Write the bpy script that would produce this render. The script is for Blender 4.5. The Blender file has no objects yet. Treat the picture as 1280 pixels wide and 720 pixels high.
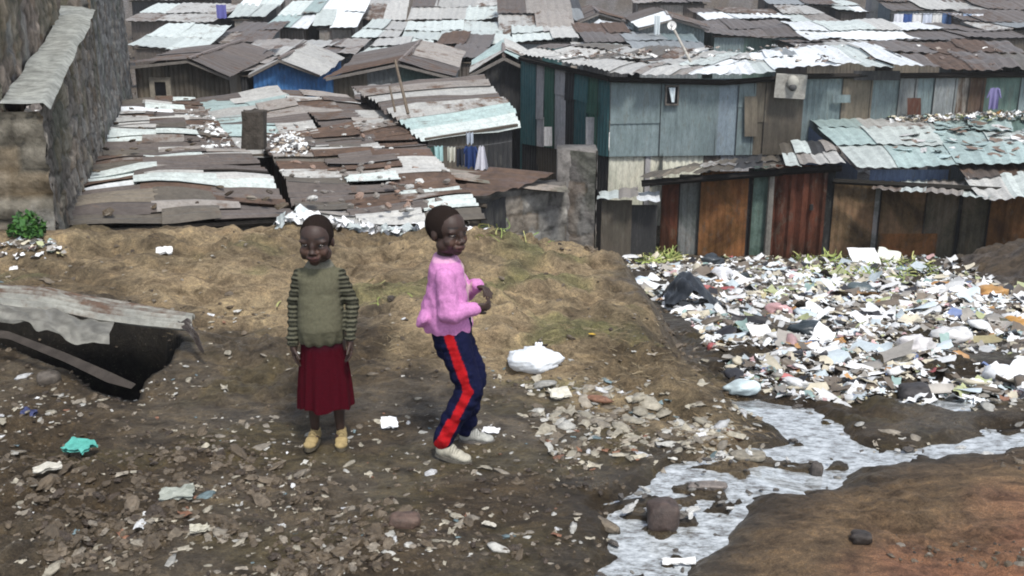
import bpy, math, random
import numpy as np
from mathutils import Vector, Matrix, Euler

random.seed(7)
RS = np.random.RandomState(11)
SC = bpy.context.scene
COL = SC.collection

# ------------------------------------------------------------------ camera
CAMH, PITCH, F = 2.1, math.radians(17.0), 1372.0
cam_d = bpy.data.cameras.new('camera')
cam_d.sensor_width = 36.0
cam_d.lens = F / 1280 * 36.0
cam_d.clip_end = 2000
cam_d.clip_start = 0.05
cam = bpy.data.objects.new('camera', cam_d)
COL.objects.link(cam)
cam.location = (0, 0, CAMH)
cam.rotation_euler = (math.radians(90) - PITCH, 0, 0)
SC.camera = cam

# ------------------------------------------------------------------ light
w = bpy.data.worlds.new('World')
SC.world = w
w.use_nodes = True
nt = w.node_tree
sky = nt.nodes.new('ShaderNodeTexSky')
sky.sky_type = 'NISHITA'
sky.sun_disc = False
sky.sun_elevation = math.radians(58)
sky.sun_rotation = math.radians(160)
sky.altitude = 1600
sky.air_density = 1.0
sky.dust_density = 4.0
sky.ozone_density = 1.0
hs = nt.nodes.new('ShaderNodeHueSaturation'); hs.inputs['Saturation'].default_value = .45   # thin even cloud greys the sky
nt.links.new(sky.outputs[0], hs.inputs['Color'])
nt.links.new(hs.outputs[0], nt.nodes['Background'].inputs[0])
nt.nodes['Background'].inputs[1].default_value = 0.095
sun_d = bpy.data.lights.new('sun', 'SUN')
sun_d.energy = 1.5
sun_d.angle = math.radians(10)
sun_d.color = (1.0, 0.96, 0.9)
sun = bpy.data.objects.new('sun', sun_d)
COL.objects.link(sun)
# sun high behind the camera, veiled by cloud
se, sr = math.radians(58), math.radians(160)
sdir = Vector((math.sin(sr) * math.cos(se), math.cos(sr) * math.cos(se), math.sin(se)))
sun.rotation_euler = (-sdir).to_track_quat('-Z', 'Y').to_euler()
SC.view_settings.view_transform = 'Standard'
SC.view_settings.look = 'None'
SC.view_settings.exposure = 1.3
SC.view_settings.gamma = 1.0
SC.view_settings.use_curve_mapping = False
try:
    SC.cycles.pixel_filter_type = 'BLACKMAN_HARRIS'
    SC.cycles.filter_width = 1.9
    SC.cycles.max_bounces = 5
except Exception:
    pass

# ------------------------------------------------------------------ numeric helpers
CP, SP = math.cos(PITCH), math.sin(PITCH)
def ray(px, py):
    x = (px - 640) / F
    y = (360 - py) / F
    return Vector((x, CP + y * SP, -SP + y * CP))
def at(px, py, Y):
    d = ray(px, py)
    t = Y / d.y
    return Vector((d.x * t, Y, CAMH + d.z * t))
def onz(px, py, z=0.0):
    d = ray(px, py)
    t = (z - CAMH) / d.z
    return Vector((d.x * t, d.y * t, z))

def _hash(ix, iy, s):
    h = (ix.astype(np.int64) * 374761393 + iy.astype(np.int64) * 668265263 + s * 1442695041) & 0xffffffff
    h = ((h ^ (h >> 13)) * 1274126177) & 0xffffffff
    h = h ^ (h >> 16)
    return (h & 0xffffff) / float(0xffffff)
def vnoise(x, y, s=0):
    x = np.asarray(x, float); y = np.asarray(y, float)
    ix = np.floor(x); iy = np.floor(y)
    fx = x - ix; fy = y - iy
    fx = fx * fx * (3 - 2 * fx); fy = fy * fy * (3 - 2 * fy)
    ix = ix.astype(np.int64); iy = iy.astype(np.int64)
    a = _hash(ix, iy, s); b = _hash(ix + 1, iy, s); c = _hash(ix, iy + 1, s); d = _hash(ix + 1, iy + 1, s)
    return (a * (1 - fx) + b * fx) * (1 - fy) + (c * (1 - fx) + d * fx) * fy
def fbm(x, y, s=0, o=4, g=0.5):
    r = 0; a = 1; t = 0
    x = np.asarray(x, float); y = np.asarray(y, float)
    for k in range(o):
        r = r + a * vnoise(x, y, s + k * 17); t += a
        a *= g; x = x * 2.03 + 5.1; y = y * 2.03 + 1.7
    return r / t
def sstep(v, a, b):
    t = np.clip((np.asarray(v, float) - a) / (b - a), 0, 1)
    return t * t * (3 - 2 * t)
def poly_sd(x, y, P):
    """signed distance, positive inside"""
    x = np.asarray(x, float); y = np.asarray(y, float)
    d = np.full(x.shape, 1e9); ins = np.zeros(x.shape, bool)
    n = len(P)
    for i in range(n):
        ax, ay = P[i][0], P[i][1]; bx, by = P[(i + 1) % n][0], P[(i + 1) % n][1]
        ex, ey = bx - ax, by - ay
        t = np.clip(((x - ax) * ex + (y - ay) * ey) / (ex * ex + ey * ey + 1e-12), 0, 1)
        d = np.minimum(d, (x - ax - t * ex) ** 2 + (y - ay - t * ey) ** 2)
        cond = (ay > y) != (by > y)
        xx = ax + (y - ay) / (ey if abs(ey) > 1e-12 else 1e-12) * ex
        ins ^= cond & (x < xx)
    d = np.sqrt(d)
    return np.where(ins, d, -d)

# ------------------------------------------------------------------ terrain height
def PW(pts, z):
    return [tuple(onz(a, b, z)[:2]) for a, b in pts]
STREAM = PW([(880, 712), (905, 672), (960, 640), (1020, 610), (1100, 586), (1180, 568), (1300, 552), (1520, 528), (1520, 508), (1300, 532), (1240, 536),
             (1205, 552), (1150, 560), (1095, 572), (1064, 548), (1050, 525), (1010, 506), (950, 484), (905, 488), (925, 508), (968, 532),
             (990, 556), (930, 578), (880, 588), (830, 600), (815, 622), (742, 655), (765, 680), (735, 745), (850, 745)], -0.1)
POOL = PW([(1120, 492), (1180, 498), (1250, 488), (1260, 500), (1200, 512), (1130, 508)], -0.15)
BANK = PW([(860, 745), (905, 680), (960, 645), (1020, 615), (1100, 590), (1180, 572), (1290, 556), (1520, 532), (1900, 520), (1900, 900), (900, 1000)], -0.1)
TAN = PW([(-200, 305), (0, 302), (300, 280), (600, 280), (790, 318), (812, 392), (880, 455), (950, 520), (985, 560), (880, 545), (800, 490), (700, 470), (600, 455),
          (500, 440), (430, 400), (330, 410), (260, 425), (230, 395), (100, 362), (-200, 345)], 0.08)
RED = PW([(1010, 745), (1080, 690), (1170, 640), (1290, 605), (1600, 560), (1600, 1000), (900, 1000)], 0.0)
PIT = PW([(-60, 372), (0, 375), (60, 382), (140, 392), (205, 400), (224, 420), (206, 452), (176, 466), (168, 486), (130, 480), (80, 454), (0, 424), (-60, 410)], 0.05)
SLOPE_Y = [-400, 3, 5.2, 18, 24, 40, 54, 65, 200, 600]
SLOPE_Z = [0, 0, -0.1, -2.83, -3.1, -3.0, -2.1, -0.6, 16, 30]
LEFT_Y = [-400, 5.0, 6.2, 7.6, 8.1, 9.2, 12, 24, 40, 54, 65, 200, 600]
LEFT_Z = [0, 0, 0.07, 0.19, 0.12, -2.1, -2.6, -3.0, -3.0, -2.1, -0.6, 16, 30]
def streamsd(x, y):
    j = (fbm(x * 4, y * 5, 91, 3) - 0.5) * 0.22 - .015
    return np.maximum(poly_sd(x, y, STREAM), poly_sd(x, y, POOL)) + j
def H0(x, y):
    x = np.asarray(x, float); y = np.asarray(y, float)
    sl = np.interp(y, SLOPE_Y, SLOPE_Z)
    # left bank: stays high near the stone wall
    yy = np.where(x < -3.3, 8.1 + np.maximum(y - 8.1, 0) * 0.35, y)
    yy = np.where((x < -3.3) & (y < 8.1), y, yy)
    yy = np.where(y > 22, y, yy)
    lf = np.interp(yy, LEFT_Y, LEFT_Z)
    lf = lf - sstep(x, -1.4, 0.7) * sstep(y, 6.2, 7.8) * 0.19
    xe = np.interp(y, [3, 4.7, 5.8, 6.6, 7.3, 8, 12, 30], [1.3, 1.0, .76, .86, .84, 0.62, 1.25, 1.3]) + (fbm(y * 1.8, x * 0, 5, 3) - .5) * .3
    wd = sstep(x - xe, -0.10, 0.32)
    z = lf * (1 - wd) + sl * wd
    # earth hump in front of the far rusty wall, right side
    z = z + 0.55 * np.exp(-((x - 6.2) / 1.15) ** 2 - ((y - 12.2) / 1.5) ** 2)
    return z
def H(x, y, detail=True):
    x = np.asarray(x, float); y = np.asarray(y, float)
    z = H0(x, y)
    near = 1 - sstep(y, 20, 40)
    sd = streamsd(x, y)
    dmp = sstep(-sd, -.02, .40)
    bank = sstep(poly_sd(x, y, BANK), 0.0, 0.5)
    z = z + bank * 0.07
    z00 = z
    tn = sstep(poly_sd(x, y, TAN), -0.3, 0.4)
    z = z + near * ((fbm(x * 1.1, y * 1.1, 3, 3) - .5) * 0.10 * (1 + 1.1 * tn) + tn * (fbm(x * 3.2, y * 4.5, 13, 4) - .5) * .15 + .10 * np.exp(-((x - .15) / .7) ** 2 - ((y - 7.4) / .5) ** 2) - .07 * np.exp(-((x + 1.6) / .5) ** 2 - ((y - 6.3) / .4) ** 2))
    z = z00 + (z - z00) * dmp
    # rain-worn ledges across the mound
    tn = tn * dmp
    rg = np.abs(fbm(x * 1.3 + y * .9, y * 3.4, 33, 4) - .5) * 2
    z = z - tn * near * 0.07 * np.exp(-(rg / .13) ** 2)
    if detail:
        cl = fbm(x * 8, y * 11, 21, 5, .58)
        rough = sstep(fbm(x * .9 + 3, y * .9, 8, 3), 0.42, 0.62)
        wetz = 1 - sstep(np.abs(sd), 0.05, .5)
        z = z + near * (cl - .5) * (0.03 + 0.15 * rough) * (1 - bank * .25) * (1 - wetz * .6)
        z = z + near * (fbm(x * 30, y * 30, 44, 3) - .5) * (0.012 + .02 * rough) + near * tn * (fbm(x * 15, y * 15, 45, 4) - .5) * .035
    isl = sstep(fbm(x * 7, y * 9, 95, 4), .55, .66)
    z = z - 0.085 * sstep(sd, -0.12, 0.06) + 0.062 * isl * sstep(sd, -.05, .05)
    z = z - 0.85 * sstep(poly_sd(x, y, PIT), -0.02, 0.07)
    return z
def hz(x, y):
    return float(H(np.array([x]), np.array([y]))[0])
def ground(px, py):
    d = ray(px, py)
    ts = np.linspace(2.5, 80, 4000)
    X = d.x * ts; Y = d.y * ts; Z = CAMH + d.z * ts
    hh = H(X, Y, False)
    k = np.argmax(Z < hh)
    return Vector((X[k], Y[k], float(hh[k])))

# ------------------------------------------------------------------ mesh builder
class MB:
    def __init__(s):
        s.v = []; s.f = []; s.c = []; s.n = 0; s.m = []
    def add(s, v, f, col=(.5, .5, .5, 0), mi=0):
        v = np.asarray(v, float).reshape(-1, 3)
        c = np.asarray(col, float)
        if c.ndim == 1:
            if len(c) == 3: c = np.append(c, 0)
            c = np.tile(c, (len(v), 1))
        s.v.append(v); s.c.append(c)
        for q in f:
            s.f.append(tuple(i + s.n for i in q)); s.m.append(mi)
        s.n += len(v)
    def grid(s, P, col, mi=0):
        """P: (nu,nv,3)"""
        nu, nv = P.shape[:2]
        f = []
        for i in range(nu - 1):
            b = i * nv
            for j in range(nv - 1):
                f.append((b + j, b + j + 1, b + nv + j + 1, b + nv + j))
        c = np.asarray(col, float)
        if c.ndim == 3: c = c.reshape(-1, c.shape[2])
        s.add(P.reshape(-1, 3), f, c, mi)
    def box(s, c, size, col=(.5, .5, .5, 0), rot=None, jit=0, mi=0):
        sx, sy, sz = [q / 2 for q in size]
        V = np.array([[-sx, -sy, -sz], [sx, -sy, -sz], [sx, sy, -sz], [-sx, sy, -sz], [-sx, -sy, sz], [sx, -sy, sz], [sx, sy, sz], [-sx, sy, sz]])
        if jit: V += RS.uniform(-jit, jit, V.shape)
        if rot is not None:
            M = np.array(Euler(rot).to_matrix() if not isinstance(rot, Matrix) else rot.to_3x3())
            V = V @ M.T
        V = V + np.array(c)
        s.add(V, [(0, 3, 2, 1), (4, 5, 6, 7), (0, 1, 5, 4), (1, 2, 6, 5), (2, 3, 7, 6), (3, 0, 4, 7)], col, mi)
    def tube(s, p0, p1, r0, r1=None, n=8, col=(.5, .5, .5, 0), mi=0, caps=True):
        r1 = r0 if r1 is None else r1
        p0 = Vector(p0); p1 = Vector(p1)
        d = (p1 - p0).normalized()
        a = d.orthogonal().normalized(); b = d.cross(a)
        V = []
        for p, r in ((p0, r0), (p1, r1)):
            for k in range(n):
                t = 2 * math.pi * k / n
                V.append(p + (a * math.cos(t) + b * math.sin(t)) * r)
        fs = [(k, (k + 1) % n, n + (k + 1) % n, n + k) for k in range(n)]
        if caps: fs += [tuple(range(n))[::-1], tuple(range(n, 2 * n))]
        s.add([tuple(q) for q in V], fs, col, mi)
    def capsule(s, p0, p1, r0, r1, n=14, m=4, col=(.5, .5, .5, 0), mi=0, flat=None):
        p0 = Vector(p0); p1 = Vector(p1)
        d = (p1 - p0).normalized()
        a = d.orthogonal().normalized() if flat is None else (Vector(flat) - d * d.dot(Vector(flat))).normalized()
        b = d.cross(a)
        rings = []
        for k in range(1, m + 1):
            t = math.pi / 2 * (1 - k / m)
            rings.append((p0 - d * r0 * math.sin(t), r0 * math.cos(t)))
        for k in range(0, m):
            t = math.pi / 2 * (k / m)
            rings.append((p1 + d * r1 * math.sin(t), r1 * math.cos(t)))
        V = [tuple(p0 - d * r0)]
        for p, r in rings:
            for k in range(n):
                t = 2 * math.pi * k / n
                V.append(tuple(p + (a * math.cos(t) + b * math.sin(t)) * r))
        V.append(tuple(p1 + d * r1))
        fs = [(0, 1 + (k + 1) % n, 1 + k) for k in range(n)]
        for i in range(len(rings) - 1):
            o = 1 + i * n
            fs += [(o + k, o + (k + 1) % n, o + n + (k + 1) % n, o + n + k) for k in range(n)]
        o = 1 + (len(rings) - 1) * n
        fs += [(o + k, o + (k + 1) % n, len(V) - 1) for k in range(n)]
        s.add(V, fs, col, mi)
    def ell(s, c, r, rot=None, n=16, m=10, col=(.5, .5, .5, 0), mi=0):
        V = [(0, 0, -1)]
        for i in range(1, m):
            t = -math.pi / 2 + math.pi * i / m
            for k in range(n):
                p = 2 * math.pi * k / n
                V.append((math.cos(t) * math.cos(p), math.cos(t) * math.sin(p), math.sin(t)))
        V.append((0, 0, 1))
        V = np.array(V) * np.array(r)
        if rot is not None:
            M = np.array(rot.to_3x3() if isinstance(rot, Matrix) else Euler(rot).to_matrix())
            V = V @ M.T
        V = V + np.array(c)
        fs = [(0, 1 + (k + 1) % n, 1 + k) for k in range(n)]
        for i in range(m - 2):
            o = 1 + i * n
            fs += [(o + k, o + (k + 1) % n, o + n + (k + 1) % n, o + n + k) for k in range(n)]
        o = 1 + (m - 2) * n
        fs += [(o + k, o + (k + 1) % n, len(V) - 1) for k in range(n)]
        s.add(V, fs, col, mi)
    def mesh(s, name, smooth=False):
        me = bpy.data.meshes.new(name)
        V = np.concatenate(s.v); C = np.concatenate(s.c)
        me.from_pydata(V.tolist(), [], s.f)
        at_ = me.attributes.new('Col', 'FLOAT_COLOR', 'POINT')
        at_.data.foreach_set('color', C.astype(np.float32).ravel())
        if any(s.m): me.polygons.foreach_set('material_index', s.m)
        if smooth: me.polygons.foreach_set('use_smooth', [True] * len(me.polygons))
        me.update()
        return me
    def build(s, name, mat, parent=None, smooth=False, loc=None):
        me = s.mesh(name, smooth)
        o = bpy.data.objects.new(name, me)
        COL.objects.link(o)
        for m_ in (mat if isinstance(mat, (list, tuple)) else [mat]): me.materials.append(m_)
        if loc is not None:
            l = np.array(loc); co = np.zeros(len(me.vertices) * 3)
            me.vertices.foreach_get('co', co)
            me.vertices.foreach_set('co', (co.reshape(-1, 3) - l).ravel()); me.update()
            o.location = loc
        if parent is not None:
            o.parent = parent
            o.matrix_parent_inverse = Matrix.Translation(-Vector(parent.location))if not parent.rotation_euler[2] else Matrix()
        return o
def tag(o, label=None, cat=None, group=None, kind=None):
    if label: o['label'] = label
    if cat: o['category'] = cat
    if group: o['group'] = group
    if kind: o['kind'] = kind
    return o
def empty(name, loc, label, cat, group=None):
    o = bpy.data.objects.new(name, None); COL.objects.link(o)
    o.location = loc; o.empty_display_size = .2
    return tag(o, label, cat, group)

# ------------------------------------------------------------------ materials
def newmat(name):
    m = bpy.data.materials.new(name); m.use_nodes = True
    return m, m.node_tree.nodes, m.node_tree.links, m.node_tree.nodes['Principled BSDF']
def mixc(nodes, links, fac, a, b, mode='MIX'):
    n = nodes.new('ShaderNodeMix'); n.data_type = 'RGBA'; n.blend_type = mode
    for sock, v in ((n.inputs[0], fac), (n.inputs[6], a), (n.inputs[7], b)):
        if hasattr(v, 'links'): links.new(v, sock)
        else: sock.default_value = v if isinstance(v, (float, int)) else (v if len(v) == 4 else (*v, 1))
    return n.outputs[2]
def noise(nodes, links, scale, detail=5, vec=None, rough=.6, dist=0):
    n = nodes.new('ShaderNodeTexNoise')
    n.inputs['Scale'].default_value = scale; n.inputs['Detail'].default_value = detail
    n.inputs['Roughness'].default_value = rough; n.inputs['Distortion'].default_value = dist
    if vec is not None: links.new(vec, n.inputs['Vector'])
    return n.outputs['Fac']
def ramp(nodes, links, fac, stops):
    r = nodes.new('ShaderNodeValToRGB')
    while len(r.color_ramp.elements) < len(stops): r.color_ramp.elements.new(.5)
    for e, (p, c) in zip(r.color_ramp.elements, stops):
        e.position = p; e.color = c if len(c) == 4 else (*c, 1)
    links.new(fac, r.inputs[0])
    return r.outputs[0]
def mth(nodes, links, op, a, b=None, clamp=False):
    n = nodes.new('ShaderNodeMath'); n.operation = op; n.use_clamp = clamp
    for s_, v in ((n.inputs[0], a), (n.inputs[1], b)):
        if v is None: continue
        if hasattr(v, 'links'): links.new(v, s_)
        else: s_.default_value = v
    return n.outputs[0]
def mapped(nodes, links, scale, loc=(0, 0, 0), kind='Position'):
    if kind == 'Position':
        g = nodes.new('ShaderNodeNewGeometry'); src = g.outputs['Position']
    else:
        g = nodes.new('ShaderNodeTexCoord'); src = g.outputs['Object']
    mp = nodes.new('ShaderNodeMapping'); mp.inputs['Scale'].default_value = scale; mp.inputs['Location'].default_value = loc
    links.new(src, mp.inputs['Vector'])
    return mp.outputs[0]
def bump(nodes, links, bs, h, st, dist=0.01):
    b = nodes.new('ShaderNodeBump'); b.inputs['Strength'].default_value = st; b.inputs['Distance'].default_value = dist
    links.new(h, b.inputs['Height']); links.new(b.outputs[0], bs.inputs['Normal'])

def iron_mat(name, stretch=(1, 1, 1), rough=.55, spec=.35, metal=0.0, rust=((.045, .032, .026), (.14, .088, .06)), big=1.4, blotch=0):
    m, N, L, bs = newmat(name)
    at_ = N.new('ShaderNodeAttribute'); at_.attribute_name = 'Col'
    v = mapped(N, L, stretch)
    n1 = noise(N, L, big, 9, v, .68, .4)
    n2 = noise(N, L, 6, 8, v, .7)
    n3 = noise(N, L, 26, 6, v, .75)
    thr = mth(N, L, 'SUBTRACT', 0.86, mth(N, L, 'MULTIPLY', at_.outputs['Alpha'], 0.72))
    nn = mth(N, L, 'ADD', mth(N, L, 'MULTIPLY', n1, .62), mth(N, L, 'MULTIPLY', n2, .38))
    mask = mth(N, L, 'MULTIPLY', mth(N, L, 'SUBTRACT', nn, thr), 11, True)
    rc = ramp(N, L, n2, [(0.3, rust[0]), (0.7, rust[1])])
    vari = ramp(N, L, n2, [(0.25, (.62, .62, .63)), (0.55, (.95, .95, .95)), (.8, (1.12, 1.12, 1.1))])
    base = mixc(N, L, 1.0, at_.outputs['Color'], vari, 'MULTIPLY')
    c = mixc(N, L, mask, base, rc)
    fine = ramp(N, L, n3, [(0.3, (.6, .58, .56)), (0.55, (1, 1, 1)), (.8, (1.15, 1.15, 1.15))])
    c = mixc(N, L, .8, c, fine, 'MULTIPLY')
    if blotch:
        n4 = noise(N, L, .9, 7, mapped(N, L, (1.3, 1.3, 1), (3, 1, 2)), .65, 1.2)
        c = mixc(N, L, blotch, c, ramp(N, L, n4, [(.35, (.16, .16, .15)), (.47, (.55, .58, .50)), (.56, (1.0, .96, .92)), (.68, (1.25, 1.1, .95))]), 'MULTIPLY')
        c = mixc(N, L, mth(N, L, 'MULTIPLY', mth(N, L, 'GREATER_THAN', n2, .58), .35), c, (.10, .095, .08))
    L.new(c, bs.inputs['Base Color'])
    bs.inputs['Metallic'].default_value = metal
    ro = mth(N, L, 'ADD', mth(N, L, 'MULTIPLY', mask, .3), rough)
    L.new(ro, bs.inputs['Roughness'])
    bs.inputs['Specular IOR Level'].default_value = spec
    bump(N, L, bs, n3, .35, .01)
    return m
M_ROOF = iron_mat('weathered_iron_roof', (1, 1, 1), .5, .4)
M_WALL = iron_mat('iron_wall', (2.2, 2.2, .45), .6, .3, big=1.1, blotch=.3)
M_RUSTW = iron_mat('rusty_iron_wall', (1.4, 1.4, .6), .75, .2, rust=((.03, .017, .012), (.20, .085, .035)), big=.9, blotch=.85)

def attr_mat(name, rough=.8, spec=.3, nscale=12, lo=.6, hi=1.25, bst=.5, bd=.01, stretch=(1, 1, 1), sss=0):
    m, N, L, bs = newmat(name)
    at_ = N.new('ShaderNodeAttribute'); at_.attribute_name = 'Col'
    v = mapped(N, L, stretch)
    n1 = noise(N, L, nscale, 8, v, .7)
    vari = ramp(N, L, n1, [(0.3, (lo, lo, lo)), (0.7, (hi, hi, hi))])
    L.new(mixc(N, L, 1.0, at_.outputs['Color'], vari, 'MULTIPLY'), bs.inputs['Base Color'])
    bs.inputs['Roughness'].default_value = rough
    bs.inputs['Specular IOR Level'].default_value = spec
    bump(N, L, bs, n1, bst, bd)
    return m
M_STONE = attr_mat('rough_stone', .92, .15, 9, .5, 1.4, 1.0, .03)
M_WOOD = attr_mat('old_wood', .85, .2, 14, .6, 1.2, .6, .01)
M_LITTER = attr_mat('litter', .5, .4, 30, .8, 1.1, .4, .004)
M_BAG = attr_mat('plastic_bag', .32, .5, 22, .9, 1.06, .5, .01)
M_CLOD = attr_mat('mud_clod', .5, .45, 40, .5, 1.4, .9, .01)
M_STRAW = attr_mat('straw', .85, .2, 20, .8, 1.2, .2, .002)
M_PLAIN = attr_mat('painted', .6, .3, 10, .85, 1.1, .2, .005)
M_CLOTH = attr_mat('cloth', .9, .1, 30, .85, 1.1, .3, .004)
M_LEAF = attr_mat('leaf', .6, .3, 8, .8, 1.2, .2, .003)

def ground_mat():
    m, N, L, bs = newmat('ground_soil')
    at_ = N.new('ShaderNodeAttribute'); at_.attribute_name = 'Col'
    v = mapped(N, L, (1, 1, 1))
    vs = mapped(N, L, (1, 1.5, 1))
    n1 = noise(N, L, 7, 9, vs, .72, .6)
    n2 = noise(N, L, 46, 9, v, .8)
    n3 = noise(N, L, 170, 4, v, .75)
    a = ramp(N, L, n1, [(0.34, (.34, .32, .30)), (0.5, (.9, .9, .9)), (0.68, (1.6, 1.55, 1.42))])
    b = ramp(N, L, n2, [(0.3, (.5, .49, .48)), (0.52, (1, 1, 1)), (0.74, (1.6, 1.58, 1.5))])
    c3 = ramp(N, L, n3, [(0.38, (.55, .54, .52)), (0.66, (1.5, 1.48, 1.42))])
    c = mixc(N, L, 1.0, at_.outputs['Color'], a, 'MULTIPLY')
    c = mixc(N, L, 1.0, c, b, 'MULTIPLY')
    c = mixc(N, L, .8, c, c3, 'MULTIPLY')
    # pale straw and grit flecks
    vo = N.new('ShaderNodeTexVoronoi'); vo.inputs['Scale'].default_value = 55
    L.new(vs, vo.inputs['Vector'])
    fl = mth(N, L, 'MULTIPLY', mth(N, L, 'LESS_THAN', vo.outputs['Distance'], .17), mth(N, L, 'GREATER_THAN', n1, .52))
    c = mixc(N, L, mth(N, L, 'MULTIPLY', fl, .45), c, (.30, .27, .21))
    L.new(c, bs.inputs['Base Color'])
    wet = at_.outputs['Alpha']
    ro = mth(N, L, 'SUBTRACT', .93, mth(N, L, 'MULTIPLY', mth(N, L, 'MULTIPLY', wet, n1), 1.15), True)
    L.new(ro, bs.inputs['Roughness'])
    bs.inputs['Specular IOR Level'].default_value = .35
    hh = mth(N, L, 'ADD', mth(N, L, 'MULTIPLY', n2, .7), mth(N, L, 'MULTIPLY', n3, .3))
    bump(N, L, bs, hh, 1.0, .035)
    return m
M_GROUND = ground_mat()
def water_mat():
    m, N, L, bs = newmat('foul_water')
    v = mapped(N, L, (1, 1.9, 1))
    n1 = noise(N, L, 15, 10, v, .78, 0)
    n2 = noise(N, L, 34, 5, v, .6)
    c = ramp(N, L, n1, [(0.34, (.07, .06, .05)), (0.42, (.17, .17, .165)), (.49, (.31, .335, .345)), (.56, (.45, .48, .50)), (.66, (.66, .70, .72))])  # pale stops paint the reflected sky into the water colour
    L.new(c, bs.inputs['Base Color'])
    bs.inputs['Roughness'].default_value = .07
    bs.inputs['Specular IOR Level'].default_value = .9
    bump(N, L, bs, mth(N, L, 'ADD', mth(N, L, 'MULTIPLY', n1, .2), n2), .05, .01)
    return m
M_WATER = water_mat()
# ------------------------------------------------------------------ ground sheet
def build_ground():
    rows = np.concatenate([np.linspace(-60, -2, 8), np.linspace(-1, 2.6, 12), np.geomspace(2.75, 10, 430), np.geomspace(10.06, 24, 130), np.geomspace(24.5, 600, 60)])
    nu = 620
    u = np.linspace(-1, 1, nu)
    u = u * .75 + .25 * u ** 3
    X = np.zeros((len(rows), nu)); Y = np.zeros_like(X)
    for i, y in enumerate(rows):
        hw = 3.0 + .62 * abs(y) if y < 24 else 3.0 + .62 * 24 + (y - 24) * 1.2
        X[i] = u * hw; Y[i] = y
    Z = H(X, Y)
    tan = sstep(poly_sd(X, Y, TAN) + (fbm(X * 2.5, Y * 2.5, 61, 4) - .5) * 1.0, -0.12, 0.22)
    bank = sstep(poly_sd(X, Y, BANK) + (fbm(X * 3, Y * 3, 62, 3) - .5) * .2, -.02, .3)
    red = sstep(poly_sd(X, Y, RED) + (fbm(X * 3, Y * 3, 63, 3) - .5) * .7, -.15, .5)
    sd = streamsd(X, Y)
    wet = 1 - sstep(np.abs(sd), 0.02, .35)
    def c3(a): return np.array(a)[None, None, :]
    m1 = fbm(X * 1.4, Y * 1.8, 71, 4)[..., None]
    m2 = fbm(X * 6, Y * 11, 72, 4)[..., None]
    mud = c3((.088, .064, .038)) * (1 - sstep(m1, .4, .6)) + c3((.135, .108, .075)) * sstep(m1, .4, .6)
    mud = mud * (0.7 + .6 * m2)
    ol = sstep(fbm(X * 2.2, Y * 3, 73, 3), .55, .7)[..., None]
    mud = mud * (1 - ol * .5) + c3((.12, .098, .045)) * ol * .5
    tc = c3((.37, .295, .185)) * (1 - m2) + c3((.20, .145, .09)) * m2
    tc = tc * (.72 + .6 * sstep(m1, .35, .65))
    gp = sstep(fbm(X * 1.2 + 4, Y * 2.2, 74, 3), .62, .72)[..., None]
    tc = tc * (1 - gp * .6) + c3((.15, .17, .07)) * gp * .6
    bk = c3((.20, .135, .078)) * (.7 + .6 * m2)
    rd = c3((.34, .16, .095)) * (.75 + .5 * m2)
    T = tan[..., None]; B = bank[..., None]; R = red[..., None]
    c = mud * (1 - T) + tc * T
    # straw-poor brown patch at the far left of the mound
    lb = (sstep(-X, 1.2, 2.4) * sstep(Y, 6.6, 5.6) * .6)[..., None]
    c = c * (1 - lb * T) + c3((.15, .095, .06)) * lb * T
    c = c * (1 - B) + bk * B
    c = c * (1 - R) + rd * R
    W = wet[..., None]
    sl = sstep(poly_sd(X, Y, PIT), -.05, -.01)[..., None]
    c = c * (1 - sl) + c3((.022, .018, .013)) * sl   # shade of the hollow, painted into the soil colour
    c = c * (1 - W * .35)
    # rubbish-slope soil and settlement soil
    hm = np.exp(-((X - 5.8) / 1.3) ** 2 - ((Y - 11.8) / 1.6) ** 2)[..., None]
    c = c * (1 - hm) + c3((.17, .125, .085)) * (.7 + .6 * m2) * hm
    far = sstep(Y, 13, 16)[..., None]
    rb = (sstep(X, .9, 1.3) * sstep(Y, 5.4, 6.0) * (1 - T[..., 0]))[..., None]
    c = c * (1 - rb * .45)
    c = c * (1 - far) + c3((.10, .08, .06)) * (.7 + .6 * m2) * far
    al = np.clip(.42 + .55 * wet + .5 * (1 - tan) * (1 - bank) * sstep(m1[..., 0], .42, .6), 0, 1) * (1 - tan * .8) * (1 - .5 * bank)
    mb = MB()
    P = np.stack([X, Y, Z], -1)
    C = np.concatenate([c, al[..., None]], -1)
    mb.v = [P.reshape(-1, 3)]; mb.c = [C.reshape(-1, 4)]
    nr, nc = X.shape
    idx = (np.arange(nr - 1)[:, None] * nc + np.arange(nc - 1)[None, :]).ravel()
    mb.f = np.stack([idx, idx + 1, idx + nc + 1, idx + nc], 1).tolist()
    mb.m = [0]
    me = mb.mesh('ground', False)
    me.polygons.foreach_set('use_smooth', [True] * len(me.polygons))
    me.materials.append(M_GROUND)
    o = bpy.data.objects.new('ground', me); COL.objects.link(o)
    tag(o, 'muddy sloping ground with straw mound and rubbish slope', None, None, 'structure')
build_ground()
def build_water():
    xs = np.arange(0.2, 4.6, .03); ys = np.arange(2.9, 6.6, .03)
    X, Y = np.meshgrid(xs, ys, indexing='ij')
    Z = H0(X, Y) - .038
    sd = streamsd(X, Y)
    keep = sd > -.12
    mb = MB(); n = len(ys)
    f = []
    for i in range(len(xs) - 1):
        for j in range(n - 1):
            if keep[i, j] and keep[i + 1, j + 1] and keep[i + 1, j] and keep[i, j + 1]:
                f.append((i * n + j, (i + 1) * n + j, (i + 1) * n + j + 1, i * n + j + 1))
    mb.add(np.stack([X, Y, Z], -1), f)
    o = mb.build('stream', M_WATER, smooth=True)
    tag(o, 'pale grey trickle of waste water', None, None, 'structure')
build_water()

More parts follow.
